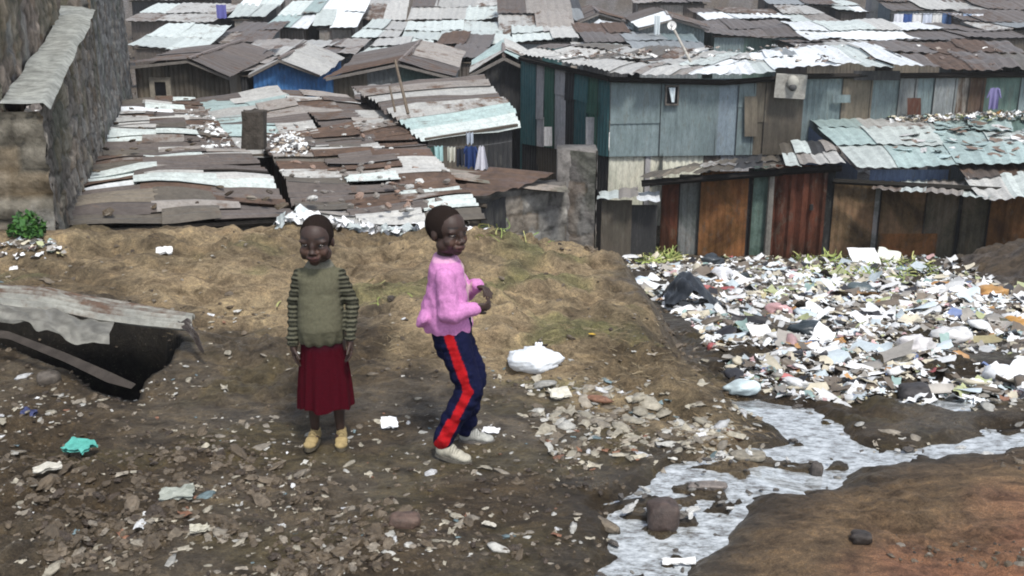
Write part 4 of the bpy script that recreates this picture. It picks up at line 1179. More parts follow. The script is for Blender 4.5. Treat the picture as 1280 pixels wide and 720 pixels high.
N = 150; P = on_quad(qd, RS.rand(N) ** 1.8, RS.rand(N)); scatter(mb, FL, P + [0, 0, .12], RS.uniform(.05, .15, N), cols(N, [(.3, (.7, .7, .68)), (.5, (.16, .12, .1)), (.2, (.34, .3, .26))]), .4)
o = mb.build('roof_litter', M_LITTER); tag(o, 'stones and scraps lying on the iron roofs', None, None, 'stuff')
# rubble and clutter between the far shacks
mb = MB()
X, Y = pix_rand(10, TP)
N = 1500; X = RS.uniform(-18, 24, N); Y = RS.uniform(25, 56, N); s_ = RS.uniform(.2, .7, N)
scatter(mb, FL, np.stack([X, Y, H0(X, Y) + .25], -1), s_, cols(N, [(.5, (.12, .10, .085)), (.3, (.3, .27, .24)), (.2, (.6, .6, .58))]), .8)
o = mb.build('settlement_litter', M_LITTER); tag(o, 'heaped scrap in the alleys between the far shacks', None, None, 'stuff')

# ------------------------------------------------------------------ single things on the ground
def lump_obj(name, px, py, size, col, label, cat, seed, mat=None, group=None, k=.18, lift=.3, rot=0, n=22, m=14, kind=None):
    g = ground(px, py); r = np.random.RandomState(seed)
    b = MB(); b.ell((0, 0, 0), (1, 1, 1), None, n, m)
    V = b.v[0]
    if cat == 'rock': V = np.sign(V) * np.abs(V) ** .62; V = V / np.linalg.norm(V, axis=1).max() * 1.25
    d = fbm(V[:, 0] * 1.7 + seed, V[:, 1] * 1.7 + V[:, 2] * 1.3, seed, 4) - .5
    d2 = np.abs(fbm(V[:, 0] * 3.5 + seed, V[:, 1] * 3.5 + V[:, 2] * 2.7, seed + 5, 3) - .5)
    V = V * (1 + k * 2.4 * d + k * 1.2 * d2)[:, None] * np.array(size) / 2
    c, s2 = math.cos(rot), math.sin(rot)
    V = V @ np.array([[c, s2, 0], [-s2, c, 0], [0, 0, 1]])
    b.v[0] = V + np.array([g.x, g.y, g.z + size[2] * lift])
    cc = np.array(col)[None, :] * (.8 + .5 * d[:, None] * 2)
    b.c[0] = np.concatenate([np.clip(cc, 0, 1), np.zeros((len(V), 1))], 1)
    o = b.build(name, mat or M_CLOD, None, True, loc=(g.x, g.y, g.z)); tag(o, label, cat, group); return o
lump_obj('rock', 828, 656, (.125, .12, .12), (.085, .06, .05), 'large dark square rock standing in the trickle of waste water', 'rock', 3, k=.13, lift=.32)
lump_obj('rock', 506, 655, (.115, .08, .05), (.13, .085, .065), 'flat oval brown stone on the mud below the walking child', 'rock', 8, k=.12)
lump_obj('rock', 1076, 676, (.075, .06, .045), (.05, .04, .034), 'small dark stone on the brown bank at lower right', 'rock', 12)
lump_obj('rock', 62, 478, (.11, .08, .07), (.13, .11, .09), 'rounded grey brown stone below the bent iron sheet', 'rock', 15, k=.1)
lump_obj('rock', 1020, 596, (.05, .05, .07), (.10, .085, .075), 'narrow upright stone in the water right of the dark rock', 'rock', 18)
lump_obj('rock', 990, 541, (.11, .07, .04), (.09, .08, .07), 'flat dark stone lying in the upper arm of the stream', 'rock', 19)
lump_obj('rock', 1142, 500, (.16, .12, .10), (.05, .045, .045), 'round dark stone at the foot of the rubbish slope', 'rock', 21)
lump_obj('rock', 935, 573, (.15, .09, .03), (.30, .27, .21), 'pale flat stone slab on the left stream bank', 'rock', 23, k=.1)
lump_obj('rock', 885, 612, (.16, .05, .03), (.22, .19, .17), 'long low stone in the water behind the dark rock', 'rock', 25, k=.2)
# white plastic bag
def white_bag():
    g = ground(670, 462)
    root = empty('plastic_bag', g, 'full white plastic bag lying on the straw behind the walking child', 'plastic bag')
    b = MB(); b.ell((0, 0, 0), (1, 1, 1), None, 48, 30)
    V = b.v[0]
    d = fbm(V[:, 0] * 2 + 3, V[:, 1] * 2 + V[:, 2] * 2, 7, 4) - .5
    cr = np.abs(fbm(V[:, 0] * 4 + V[:, 2] * 2, V[:, 1] * 4, 9, 4) - .5)
    V = V * (1 + .35 * d + .5 * cr)[:, None] * np.array([.135, .10, .066])
    V[:, 2] = np.maximum(V[:, 2], -.045) * (1 - .8 * np.clip(V[:, 0], 0, 1))
    b.v[0] = V + np.array([g.x, g.y, g.z + .045]); b.c[0][:, :3] = (.74, .78, .82)
    b.build('bag_body', M_BAG, root, True)
    t = MB(); 
    for a in (-.5, .2, .9):
        t.capsule((g.x + .01, g.y - .01, g.z + .10), (g.x + .01 + .02 * a, g.y + .01, g.z + .135), .014, .007, 8, 3, (.74, .77, .84, 0))
    t.build('knot', M_BAG, root, True)
    p = MB()
    P, f = FL[3]
    for (dx, dz, s2) in ((-.055, .078, .05), (-.015, .092, .045)):
        p.add(P * np.array([s2, s2, .02]) + np.array([g.x + dx, g.y - .055, g.z + dz]), f, (.20, .22, .20, 0))
    p.build('dark_mark', M_LITTER, root)
white_bag()
# black sheeting on the rubbish
def black_tarp():
    g = ground(862, 382)
    root = MB(); n = 26
    U, V = np.meshgrid(np.linspace(-1, 1, n), np.linspace(-1, 1, n), indexing='ij')
    r = np.sqrt(U ** 2 + V ** 2)
    X = g.x + U * .24 * (1 + .25 * fbm(U * 2, V * 2, 3)) ; Y = g.y + V * .34
    Z = H0(X, Y) + .05 + .26 * np.clip(1 - np.abs(U + .1) ** 1.5 - .6 * V ** 2, 0, 1) + (fbm(U * 3, V * 3, 6, 4) - .5) * .10 + .03 * np.abs(np.sin(U * 7 + V * 4))
    root.grid(np.stack([X, Y, Z], -1), (.018, .022, .028, 0))
    o = root.build('black_sheeting', M_BAG, None, True); tag(o, 'crumpled black plastic sheeting heaped at the left edge of the rubbish', 'plastic sheeting')
black_tarp()
def slab(name, px, py, w_, l_, t_, col, rot, label, cat, mat=None, lift=.02, jit=.004):
    g = ground(px, py); m = MB()
    n = 8; U, V = np.meshgrid(np.linspace(-.5, .5, n), np.linspace(-.5, .5, n), indexing='ij')
    Z = (fbm(U * 3 + px, V * 3, 5, 3) - .5) * t_ * 2
    R = np.array(Euler(rot).to_matrix())
    for s2 in (0, 1):
        P = np.stack([U * w_ + RS.uniform(-jit, jit, U.shape), V * l_ + RS.uniform(-jit, jit, U.shape), Z + s2 * t_ * .4], -1) @ R.T + np.array(g + Vector((0, 0, lift)))
        m.grid(P, (*col, 0))
    o = m.build(name, mat or M_LITTER); return tag(o, label, cat)
slab('board', 1079, 330, .42, .34, .02, (.82, .82, .82), (.5, .05, .1), 'white rectangular board lying at the top of the rubbish slope', 'board', lift=.12)
slab('carton', 1110, 328, .34, .28, .05, (.72, .74, .66), (.4, .2, -.3), 'crumpled white carton right of the white board', 'carton', lift=.1)
slab('plastic_sheet', 950, 424, .17, .2, .02, (.82, .80, .76), (.2, .1, .1), 'flat cream white sheet of plastic low on the rubbish slope', 'plastic sheet', lift=.05)
slab('paper', 487, 537, .075, .07, .012, (.80, .82, .84), (.35, 0, .2), 'crumpled white paper on the mud between the children', 'paper', lift=.03)
slab('paper', 614, 543, .075, .05, .006, (.82, .82, .84), (.1, 0, -.2), 'small white oval paper scrap just right of the rear shoe', 'paper', lift=.015)
slab('paper', 848, 714, .12, .03, .01, (.80, .80, .78), (.2, 0, 0), 'white strip of paper at the bottom frame edge by the stream', 'paper', lift=.03)
slab('paper', 700, 500, .10, .07, .02, (.60, .58, .50), (.3, 0, .3), 'crumpled cream paper on the mud below the white bag', 'paper', lift=.03)
slab('plastic_scrap', 206, 322, .11, .09, .03, (.74, .74, .72), (.3, 0, .3), 'white crumpled plastic scrap on the left part of the mound', 'scrap', lift=.03)
slab('rag', 100, 568, .13, .09, .03, (.10, .36, .31), (.25, 0, -.4), 'torn teal cloth lying in the mud at lower left', 'cloth', M_CLOTH, lift=.03)
slab('rag', 38, 526, .08, .05, .03, (.06, .07, .15), (.25, 0, -.4), 'small navy blue rag at the left frame edge', 'cloth', M_CLOTH, lift=.03)
slab('fallen_leaf', 740, 424, .035, .014, .003, (.55, .36, .05), (.2, 0, -.2), 'single yellow leaf on the straw above the white bag', 'leaf', lift=.015)
slab('cardboard', 60, 592, .11, .04, .02, (.48, .46, .40), (.2, 0, .5), 'pale dirty strip of cardboard near the left frame edge', 'cardboard', lift=.02)
slab('paper', 222, 627, .13, .06, .03, (.30, .32, .28), (.3, 0, .1), 'grey green torn sheet in the churned mud at lower left', 'paper', lift=.03)
slab('wood_chip', 612, 662, .055, .02, .006, (.50, .47, .40), (.2, 0, -.6), 'thin pale chip of wood lying below the walking child', 'wood chip', lift=.015)
slab('plastic_scrap', 250, 668, .07, .035, .02, (.46, .44, .36), (.3, 0, .4), 'small cream scrap in the dark churned mud', 'scrap', lift=.02)
slab('plastic_sheet', 68, 397, 0.01, .01, .01, (.5, .5, .5), (0, 0, 0), '', '') if False else None
for i, (px, py, s2, col, lb) in enumerate([
    (902, 350, .30, (.76, .77, .80), 'plump white bag right of the black sheeting'), (800, 356, .22, (.62, .70, .78), 'pale blue bag at the left foot of the straw bank'),
    (890, 330, .30, (.05, .06, .07), 'dark slate bag just above the black sheeting'), (1010, 418, .22, (.045, .06, .07), 'dark grey blue bag in the middle of the rubbish'),
    (972, 392, .20, (.60, .36, .36), 'pink rag bundle in the middle of the rubbish'), (1240, 372, .26, (.50, .28, .10), 'orange brown bundle at the right of the rubbish'),
    (1270, 410, .2, (.56, .30, .08), 'orange bag at the right frame edge'), (1188, 428, .26, (.80, .80, .80), 'large bright white bag right of the pink scrap'),
    (1146, 440, .24, (.80, .78, .78), 'white bag in the centre right of the rubbish'), (1256, 476, .2, (.78, .80, .82), 'white bag low at the right frame edge'),
    (1075, 366, .26, (.10, .13, .14), 'dark teal grey bag below the green weeds'), (925, 492, .16, (.66, .78, .80), 'pale blue bag beside the upper arm of the stream'),
    (870, 360, .01, (0, 0, 0), '')]):
    if lb: lump_obj('rubbish_bag', px, py, (s2 * 1.1, s2 * .8, s2 * .55), col, lb, 'rubbish bag', 60 + i, M_BAG, 'bags lying in the rubbish', k=.42)

# bent iron sheet over a hollow
def bent_sheet():
    root = empty('bent_iron_sheet', onz(110, 420, .1), 'bent corrugated iron sheet with a drooping front edge over a dark hollow', 'iron sheet')
    # world control lines: back edge, crease, front lip; from left end to right end
    back = [at(-60, 352, 6.15), at(60, 362, 6.05), at(150, 378, 5.95), at(244, 396, 5.75)]
    crease = [at(-60, 372, 5.75), at(50, 385, 5.6), at(125, 402, 5.5), at(240, 413, 5.45)]
    lip = [at(-60, 398, 5.6), at(30, 404, 5.45), at(90, 428, 5.32), at(137, 430, 5.28)]
    def cv(P, t):
        s2 = t * (len(P) - 1); i = min(int(s2), len(P) - 2); f = s2 - i; return np.array(P[i]) * (1 - f) + np.array(P[i + 1]) * f
    m = MB(); nu, nv = 90, 60
    G = np.zeros((nu, nv, 3)); C = np.zeros((nu, nv, 4))
    for i in range(nu):
        t = i / (nu - 1); b, c = cv(back, t), cv(crease, t)
        for j in range(nv):
            v = j / (nv - 1); w2 = math.sin(v * 2 * math.pi * 6) * .016
            p = b * (1 - v) + c * v; p = p + np.array([0, -.03, .05]) * math.sin(v * math.pi) * .6 + np.array([0, 0, w2]) + np.array([0, 0, (float(vnoise(t * 6, v * 3, 5)) - .5) * .02])
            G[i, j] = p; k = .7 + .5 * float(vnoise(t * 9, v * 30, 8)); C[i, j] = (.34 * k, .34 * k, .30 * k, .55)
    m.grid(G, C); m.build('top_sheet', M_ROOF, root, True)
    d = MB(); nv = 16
    ts = [0, .33, .62, .88]
    G = np.zeros((60, nv, 3)); C = np.zeros((60, nv, 4))
    for i in range(60):
        t = i / 59; c = cv(crease, t * .72); l = cv(lip, t)
        for j in range(nv):
            v = j / (nv - 1); p = c * (1 - v) + l * v; p = p + np.array([0, -.03, .02]) * math.sin(v * math.pi) + np.array([0, 1, 1]) * (float(vnoise(t * 14, v * 4, 9)) - .5) * .03
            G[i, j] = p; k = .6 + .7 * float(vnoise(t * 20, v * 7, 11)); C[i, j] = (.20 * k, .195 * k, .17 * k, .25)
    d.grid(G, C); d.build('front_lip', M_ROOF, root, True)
    e = MB()
    a = at(-60, 404, 5.35); 
    pts = [(at(-60, 406, 5.45), at(-60, 414, 5.42)), (at(10, 414, 5.4), at(12, 424, 5.36)), (at(80, 440, 5.2), at(80, 452, 5.15)), (at(140, 466, 5.0), at(134, 478, 4.96)), (at(170, 480, 4.92), at(164, 486, 4.9))]
    G = np.array([[np.array(p) * (1 - v) + np.array(q) * v for v in np.linspace(0, 1, 5)] for p, q in pts])
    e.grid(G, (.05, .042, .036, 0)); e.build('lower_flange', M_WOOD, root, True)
    f = MB()
    for A, B, w2 in ((at(230, 400, 5.5), at(256, 442, 5.35), .03),):
        A = np.array(A); B = np.array(B); U, V = np.meshgrid(np.linspace(0, 1, 10), np.linspace(-1, 1, 5), indexing='ij'); f.grid(A + (B - A) * U[..., None] + np.stack([V * w2 * (1.2 - U), 0 * U, .012 * np.sin(U * 9 + V * 3)], -1), (.045, .035, .03, .5))
    f.build('torn_edge', M_ROOF, root)
bent_sheet()

# plant at the wall foot
def plant(px, py, label, r=.16, n=240, dy=0):
    g = ground(px, py); g.y += dy
    root = empty('leafy_weed', g, label, 'weed')
    s2 = MB()
    for k in range(9):
        a = RS.uniform(0, 6.28); e = Vector((math.cos(a) * r * .6, math.sin(a) * r * .6, r * RS.uniform(.8, 1.5)))
        s2.tube(g, g + e, .006, .003, 5, (.08, .11, .04, 0))
    s2.build('stem', M_LEAF, root)
    m = MB(); P = RS.normal(0, 1, (n, 3)); P /= np.linalg.norm(P, axis=1)[:, None]; P *= r * RS.uniform(.3, 1.05, (n, 1)) ** .6
    P[:, 2] = np.abs(P[:, 2]) * 1.2 + .03
    scatter(m, FL, P + np.array(g), RS.uniform(.03, .06, n), cols(n, [(.5, (.04, .12, .025)), (.3, (.07, .18, .035)), (.2, (.025, .06, .018))]), 1.2, sc3=(1, .6, .5))
    m.build('leaves', M_LEAF, root)
plant(36, 302, 'green leafy weed at the foot of the stone wall', .13, 260)
g0 = at(116, 122, 12.0); 
# ------------------------------------------------------------------ people
def remesh(mb, voxel, smooth=3, post=None):
    me = mb.mesh('tmp'); o = bpy.data.objects.new('tmp', me); COL.objects.link(o)
    r = o.modifiers.new('r', 'REMESH'); r.mode = 'VOXEL'; r.voxel_size = voxel; r.adaptivity = 0
    if smooth:
        s_ = o.modifiers.new('s', 'SMOOTH'); s_.factor = .5; s_.iterations = smooth
    dg = bpy.context.evaluated_depsgraph_get(); dg.update()
    me2 = bpy.data.meshes.new_from_object(o.evaluated_get(dg))
    n = len(me2.vertices); V = np.zeros(n * 3); me2.vertices.foreach_get('co', V); V = V.reshape(-1, 3)
    Fs = [tuple(p.vertices) for p in me2.polygons]
    bpy.data.objects.remove(o); bpy.data.meshes.remove(me); bpy.data.meshes.remove(me2)
    return V, Fs
def normals(V, Fs):
    Q = np.array([f[:3] for f in Fs]); a = V[Q[:, 1]] - V[Q[:, 0]]; b = V[Q[:, 2]] - V[Q[:, 0]]; n = np.cross(a, b)
    N = np.zeros_like(V)
    for k in range(3): np.add.at(N, Q[:, k], n)
    return N / (np.linalg.norm(N, axis=1)[:, None] + 1e-9)
def skin_mat():
    m, N, L, bs = newmat('dark_skin')
    at_ = N.new('ShaderNodeAttribute'); at_.attribute_name = 'Col'
    v = mapped(N, L, (1, 1, 1)); n1 = noise(N, L, 60, 5, v, .6)
    L.new(mixc(N, L, 1.0, at_.outputs['Color'], ramp(N, L, n1, [(.3, (.85, .85, .85)), (.7, (1.1, 1.1, 1.1))]), 'MULTIPLY'), bs.inputs['Base Color'])
    bs.inputs['Roughness'].default_value = .58; bs.inputs['Specular IOR Level'].default_value = .45
    bs.inputs['Subsurface Weight'].default_value = .08; bs.inputs['Subsurface Radius'].default_value = (.02, .006, .003); bs.inputs['Subsurface Scale'].default_value = .3
    bump(N, L, bs, n1, .15, .002)
    return m
M_SKIN = skin_mat()
M_HAIR = attr_mat('cropped_hair', 1.0, .05, 260, .4, 1.7, 1.0, .004)
M_KNIT = attr_mat('knit_cloth', .95, .08, 90, .75, 1.15, .7, .004)
M_EYE = attr_mat('eye', .15, .6, 5, .95, 1.05, .0, .001)
M_SHOE = attr_mat('dusty_shoe', .75, .2, 30, .7, 1.2, .4, .003)
SKIN = (.040, .022, .0165, 0)

def hand(mb, wrist, direction, palm_n, thumb_side, L=.115, curl=.35):
    """five separate fingers: direction = wrist to knuckles, palm_n = way the palm faces, thumb_side = +1/-1 along cross(direction, palm_n)"""
    wpt = Vector(wrist); d = Vector(direction).normalized(); pn = Vector(palm_n); pn = (pn - d * d.dot(pn)).normalized(); s_ = d.cross(pn) * thumb_side
    pl = L * .50; M = Matrix((s_, d, pn)).transposed()
    mb.ell(wpt + d * pl * .52, (L * .24, pl * .62, L * .11), M, 14, 10)
    mb.capsule(wpt - d * .03, wpt + d * .012, L * .155, L * .17, 10, 3)
    for k, (off, ln) in enumerate(((.165, .44), (.055, .50), (-.055, .46), (-.16, .36))):
        p = wpt + d * pl * .95 + s_ * L * off; dd = (d + s_ * off * .5).normalized()
        r = L * .062; c = curl * (1 + .15 * k)
        segs = [.45, .32, .23]
        for q, sg in enumerate(segs):
            dd = (dd * math.cos(c) + pn * math.sin(c)).normalized()
            e = p + dd * L * ln * sg
            mb.capsule(p, e, r * (1 - .1 * q), r * (.92 - .1 * q), 8, 3); p = e
    p = wpt + d * pl * .2 + s_ * L * .17; dd = (d * .75 + s_ * .75 + pn * .35).normalized()
    for q, sg in enumerate((.24, .18, .13)):
        e = p + dd * L * sg; mb.capsule(p, e, L * (.085 - .012 * q), L * (.078 - .012 * q), 8, 3); p = e
        dd = (dd * .9 + d * .35 + pn * .15).normalized()

def head_parts(mb, M, c, k=1.0):
    """M: head rotation (face towards local -Y), c: head centre"""
    c = Vector(c)
    def E(p, r, rot=None):
        mb.ell(c + M @ (Vector(p) * k), tuple(q * k for q in r), M, 20, 14)
    E((0, .012, .018), (.0635, .083, .075)); E((0, -.018, .018), (.058, .060, .062))
    E((0, -.022, -.040), (.054, .052, .046)); E((0, -.058, -.071), (.021, .019, .016))
    for s_ in (-1, 1):
        E((s_ * .034, -.048, -.030), (.024, .024, .024)); E((s_ * .030, -.062, .014), (.025, .011, .008)); E((s_ * .012, -.079, -.030), (.009, .009, .008))
        E((s_ * .044, -.024, -.050), (.016, .032, .024))
        E((s_ * .061, .008, -.014), (.007, .014, .021)); E((s_ * .029, -.0585, .0075), (.021, .0145, .0085)); E((s_ * .029, -.058, -.0125), (.019, .0135, .007))
    E((0, -.073, -.008), (.010, .013, .022)); E((0, -.083, -.026), (.013, .014, .010)); E((0, -.069, -.052), (.029, .014, .016))
    E((0, -.080, -.047), (.022, .010, .0065)); E((0, -.078, -.0585), (.019, .010, .0065))
def head_colors(V, M, c, k=1.0):
    c = np.array(c); P = (V - c) @ np.array(M.to_3x3()) / k
    C = np.tile(np.array(SKIN), (len(V), 1))
    lips = (np.abs(P[:, 0]) < .024) & (P[:, 1] < -.074) & (P[:, 2] < -.040) & (P[:, 2] > -.066)
    C[lips, :3] = (.080, .036, .031)
    seam = lips & (np.abs(P[:, 2] + .0532) < .0022)
    C[seam, :3] = (.02, .008, .007)
    inhead = (P[:, 2] > -.1) & (np.linalg.norm(P, axis=1) < .14)
    brow = inhead & (np.abs(np.abs(P[:, 0]) - .030) < .019) & (np.abs(P[:, 2] - .024 - .004) < .0045) & (P[:, 1] < -.05)
    C[brow, :3] = (.02, .013, .012)
    ch = inhead & (np.abs(np.abs(P[:, 0]) - .032) < .018) & (np.abs(P[:, 2] + .03) < .015) & (P[:, 1] < -.05)
    C[ch, :3] = (.078, .042, .030)
    return C
def eyes(parent, M, c, k=1.0):
    for s_ in (-1, 1):
        e = MB(); p = Vector(c) + M @ (Vector((s_ * .029, -.0605, -.001)) * k)
        n, m = 18, 12
        e.ell(p, (.0120 * k, .0125 * k, .0068 * k), M, n, m, (.27, .235, .20, 0))
        V = (e.v[0] - np.array(p)) @ np.array(M.to_3x3()) / k
        pup = (V[:, 1] < 0) & (np.hypot(V[:, 0], V[:, 2]) < .0072)
        e.c[0][pup, :3] = (.012, .008, .006)
        e.build('eye', M_EYE, parent, True)
def hair_cap(parent, M, c, k=1.0):
    b = MB(); c = Vector(c)
    n, m = 44, 30
    b.ell(c + M @ (Vector((0, .012, .018)) * k), (.0641 * k, .0836 * k, .0757 * k), M, n, m)
    V = b.v[0]; P = (V - np.array(c)) @ np.array(M.to_3x3()) / k
    line = .041 - .062 * sstep(P[:, 1], -.052, -.028) - .052 * sstep(P[:, 1], .012, .045)
    keep = P[:, 2] > line
    V += (fbm(P[:, 0] * 300, P[:, 1] * 300 + P[:, 2] * 200, 3, 2)[:, None] - .5) * .002
    b.f = [f for f in b.f if all(keep[i] for i in f)]; b.m = [0] * len(b.f); b.c[0][:, :3] = (.019, .0135, .0115)
    b.build('hair', M_HAIR, parent, True)
def cloth_post(V, Fs, amp=.006, sc=18, seed=1, vert=1.0, mask=None):
    N = normals(V, Fs)
    d = fbm(V[:, 0] * sc + V[:, 1] * sc * .6, V[:, 2] * sc * vert + V[:, 1] * 5, seed, 3) - .5
    d = np.where(np.abs(d) < 1, np.abs(d) * 2 - .25, d)
    return V + N * (d * amp * (1 if mask is None else mask))[:, None]
def put(name, V, Fs, C, mats, parent, loc=None, mi=None):
    b = MB(); b.add(V, Fs, C)
    if mi is not None: b.m = list(mi)
    return b.build(name, mats, parent, True, loc)
def ringloft(mb, rings, n=32, col=(.5, .5, .5, 0), cap=True):
    """rings: (cx, cy, cz, rx, ry[, tiltx])"""
    V = []
    for r in rings:
        for k in range(n):
            t = 2 * math.pi * k / n
            ct, st = math.cos(t), math.sin(t)
            e = .88
            V.append((r[0] + r[3] * math.copysign(abs(ct) ** e, ct), r[1] + r[4] * math.copysign(abs(st) ** e, st), r[2] + (r[5] * ct if len(r) > 5 else 0)))
    fs = []
    for i in range(len(rings) - 1):
        fs += [(i * n + k, i * n + (k + 1) % n, (i + 1) * n + (k + 1) % n, (i + 1) * n + k) for k in range(n)]
    if cap: fs += [tuple(range(n))[::-1], tuple((len(rings) - 1) * n + k for k in range(n))]
    mb.add(V, fs, col)

def shoe(parent, ankle, toe_dir, L, col, sole_col, k=1.0, pitch=0, rootz=0):
    """ankle: world point above the heel at sole height"""
    a = Vector(ankle); d = Vector(toe_dir).normalized(); yaw = math.atan2(d.y, d.x)
    M = Matrix.Rotation(yaw, 3, 'Z') @ Matrix.Rotation(pitch, 3, 'Y')
    b = MB()
    for p, r in (((.0, 0, .030), (.030, .026, .030)), ((.03, 0, .034), (.036, .027, .028)), ((.065, 0, .026), (.036, .030, .022)), ((.098, 0, .020), (.030, .030, .016)), ((.0, 0, .05), (.024, .024, .022)), ((.04, 0, .05), (.022, .018, .016))):
        b.ell(a + M @ (Vector(p) * k), tuple(q * k for q in r), M, 16, 10)
    V, Fs = remesh(b, .0035, 4)
    P = (V - np.array(a)) @ np.array(M)
    C = np.tile(np.array((*col, 0)), (len(V), 1)); C[:, :3] *= (.75 + .5 * fbm(P[:, 0] * 60, P[:, 1] * 60 + P[:, 2] * 40, 4, 3))[:, None]
    lace = (P[:, 0] > .035 * k) & (P[:, 0] < .075 * k) & (P[:, 2] > .038 * k) & (np.sin(P[:, 0] * 600) > .2); C[lace, :3] *= .55
    o = put('shoe', V, Fs, C, M_SHOE, parent)
    s2 = MB(); pts = []
    n = 26
    for z in (-.002, .014):
        for q in range(n):
            t = 2 * math.pi * q / n
            x = .05 + .083 * math.cos(t); w2 = .030 + .004 * math.cos(t)
            pts.append(tuple(a + M @ (Vector((x, w2 * math.sin(t), z)) * k)))
    s2.add(pts, [tuple(range(n))[::-1], tuple(range(n, 2 * n))] + [(q, (q + 1) % n, n + (q + 1) % n, n + q) for q in range(n)], (*sole_col, 0))
    s2.build('sole', M_SHOE, o)
    return o

def child_standing():
    g0 = onz(410, 552, 0); R = Vector((g0.x, g0.y, 0)); R.z = hz(R.x, R.y) + .0
    W = lambda x, y, z: Vector((R.x + x, R.y + y, R.z + z))
    # body
    b = MB()
    M = Matrix.Rotation(math.radians(-4), 3, 'Z') @ Matrix.Rotation(math.radians(6), 3, 'X')
    hc = W(.0, -.012, .944)
    head_parts(b, M, hc, 1.09)
    b.capsule(W(0, .012, .80), W(0, .008, .90), .036, .035, 16, 4)
    b.ell(W(0, .01, .775), (.072, .042, .033)); b.ell(W(0, .005, .69), (.075, .055, .11)); b.ell(W(0, -.005, .58), (.080, .07, .10)); b.ell(W(0, .01, .48), (.080, .068, .08))
    for s_, ex, wx, wz, wy in ((-1, -.115, -.122, .475, -.03), (1, .131, .125, .505, -.05)):
        b.capsule(W(s_ * .084, .01, .765), W(ex, .02, .64), .026, .024); b.capsule(W(ex, .02, .64), W(wx, wy, wz), .024, .017)
        b.capsule(W(s_ * .05, .01, .47), W(s_ * .055, .0, .26), .050, .034); b.capsule(W(s_ * .055, .0, .26), W(s_ * .056, .012, .07), .033, .021)
        b.ell(W(s_ * .055, .014, .19), (.029, .03, .06)); b.ell(W(s_ * .058, -.01, .035), (.024, .045, .022))
    hb = MB()
    hand(hb, W(-.122, -.032, .472), (.05, -.15, -1), (.75, .2, 0), 1, .10, .30)
    hand(hb, W(.126, -.052, .502), (.16, -.20, -1), (-.8, -.1, 0), -1, .10, .42)
    V, Fs = remesh(b, .0042, 4)
    C = head_colors(V, M, hc, 1.09)
    V2, F2 = remesh(hb, .0022, 1)
    bb = MB(); bb.add(V, Fs, C); bb.add(V2, F2, SKIN)
    body = bb.build('person', M_SKIN, None, True, loc=tuple(R))
    tag(body, 'small child standing with arms down, in a striped sleeved olive sweater and long maroon skirt', 'person', 'children on the mud')
    eyes(body, M, hc, 1.09); hair_cap(body, M, hc, 1.09)
    # sweater
    s_ = MB()
    ringloft(s_, [(0, .0, .485, .088, .084), (0, -.006, .50, .094, .090), (0, -.014, .56, .101, .100), (0, -.008, .63, .098, .092), (0, .002, .70, .092, .080), (0, .006, .76, .092, .072), (0, .01, .797, .080, .062), (0, .012, .822, .062, .054), (0, .012, .846, .047, .046)])
    for q, ex, wx, wz, wy in ((-1, -.118, -.124, .490, -.03), (1, .136, .128, .52, -.05)):
        s_.ell(W(q * .080, .01, .778) - R, (.038, .040, .034))
        s_.capsule((q * .084, .01, .772), (ex, .02, .645), .037, .030); s_.capsule((ex, .02, .645), (wx, wy, wz), .030, .023)
    V, Fs = remesh(s_, .0048, 5)
    arm = sstep(np.abs(V[:, 0]) - (.086 + .010 * sstep(V[:, 2], .72, .60)), -.004, .006)
    V = cloth_post(V, Fs, .007, 11, 4, 1.5)
    # folds on the sleeves and gathers at the hem
    N = normals(V, Fs)
    V += N * (np.sin(V[:, 2] * 190 + V[:, 1] * 40) * .0028 * arm)[:, None]
    V += N * (np.sin(np.arctan2(V[:, 1], V[:, 0]) * 11) * .004 * (1 - arm) * (1 - sstep(V[:, 2], .49, .56)))[:, None]
    C = np.zeros((len(V), 4)); C[:, :3] = (.112, .108, .072)
    hem = (V[:, 2] < .492) & (arm < .5); C[hem, :3] = (.16, .155, .115)
    neck = V[:, 2] > .822; C[neck, :3] = (.17, .165, .13)
    stripe = (np.sin((V[:, 2] + V[:, 1] * .15) * 2 * math.pi / .019) > -.1)
    stc = np.where(stripe[:, None], np.array([[.024, .025, .018]]), np.array([[.115, .112, .08]]))
    C[:, :3] = C[:, :3] * (1 - arm[:, None]) + stc * arm[:, None]
    put('sweater', V + np.array(R), Fs, C, M_KNIT, body)
    # skirt
    k = MB(); rings = []
    n = 96; zs = np.linspace(.50, .185, 16)
    Vv = []
    for i, z in enumerate(zs):
        f = i / 15; rx = .088 + .030 * f + .006 * math.sin(f * 3.1); ry = .084 + .018 * f
        for q in range(n):
            t = 2 * math.pi * q / n
            pl = 1 + (.01 + .05 * f) * math.sin(t * 8 + 1.9 * math.sin(t * 3) + f) + .03 * f * math.sin(t * 17 + 2 * math.sin(t * 2))
            Vv.append((rx * math.cos(t) * pl, .0 + ry * math.sin(t) * pl, z + .008 * f * math.sin(t * 5)))
    fs = [(i * n + q, i * n + (q + 1) % n, (i + 1) * n + (q + 1) % n, (i + 1) * n + q) for i in range(15) for q in range(n)]
    Vv = np.array(Vv); Cc = np.zeros((len(Vv), 4)); Cc[:, :3] = (.055, .003, .008)
    Cc[Vv[:, 2] > .47, :3] = (.04, .006, .012)
    k.add(Vv + np.array(R), fs, Cc)
    Vi = Vv.copy(); Vi[:, :2] *= .96; k.add(Vi + np.array(R), fs, (.03, .002, .006, 0))
    k.build('skirt', M_KNIT, body, True)
    # dark legs covering and shoes
    for q, dx in ((-1, -.056), (1, .060)):
        fx = R.x + dx; fy = R.y + .02
        shoe(body, (fx, fy, R.z + .004), (q * .12, -1, 0), .14, (.33, .25, .12), (.10, .085, .06), .98)
    return body
child_standing()

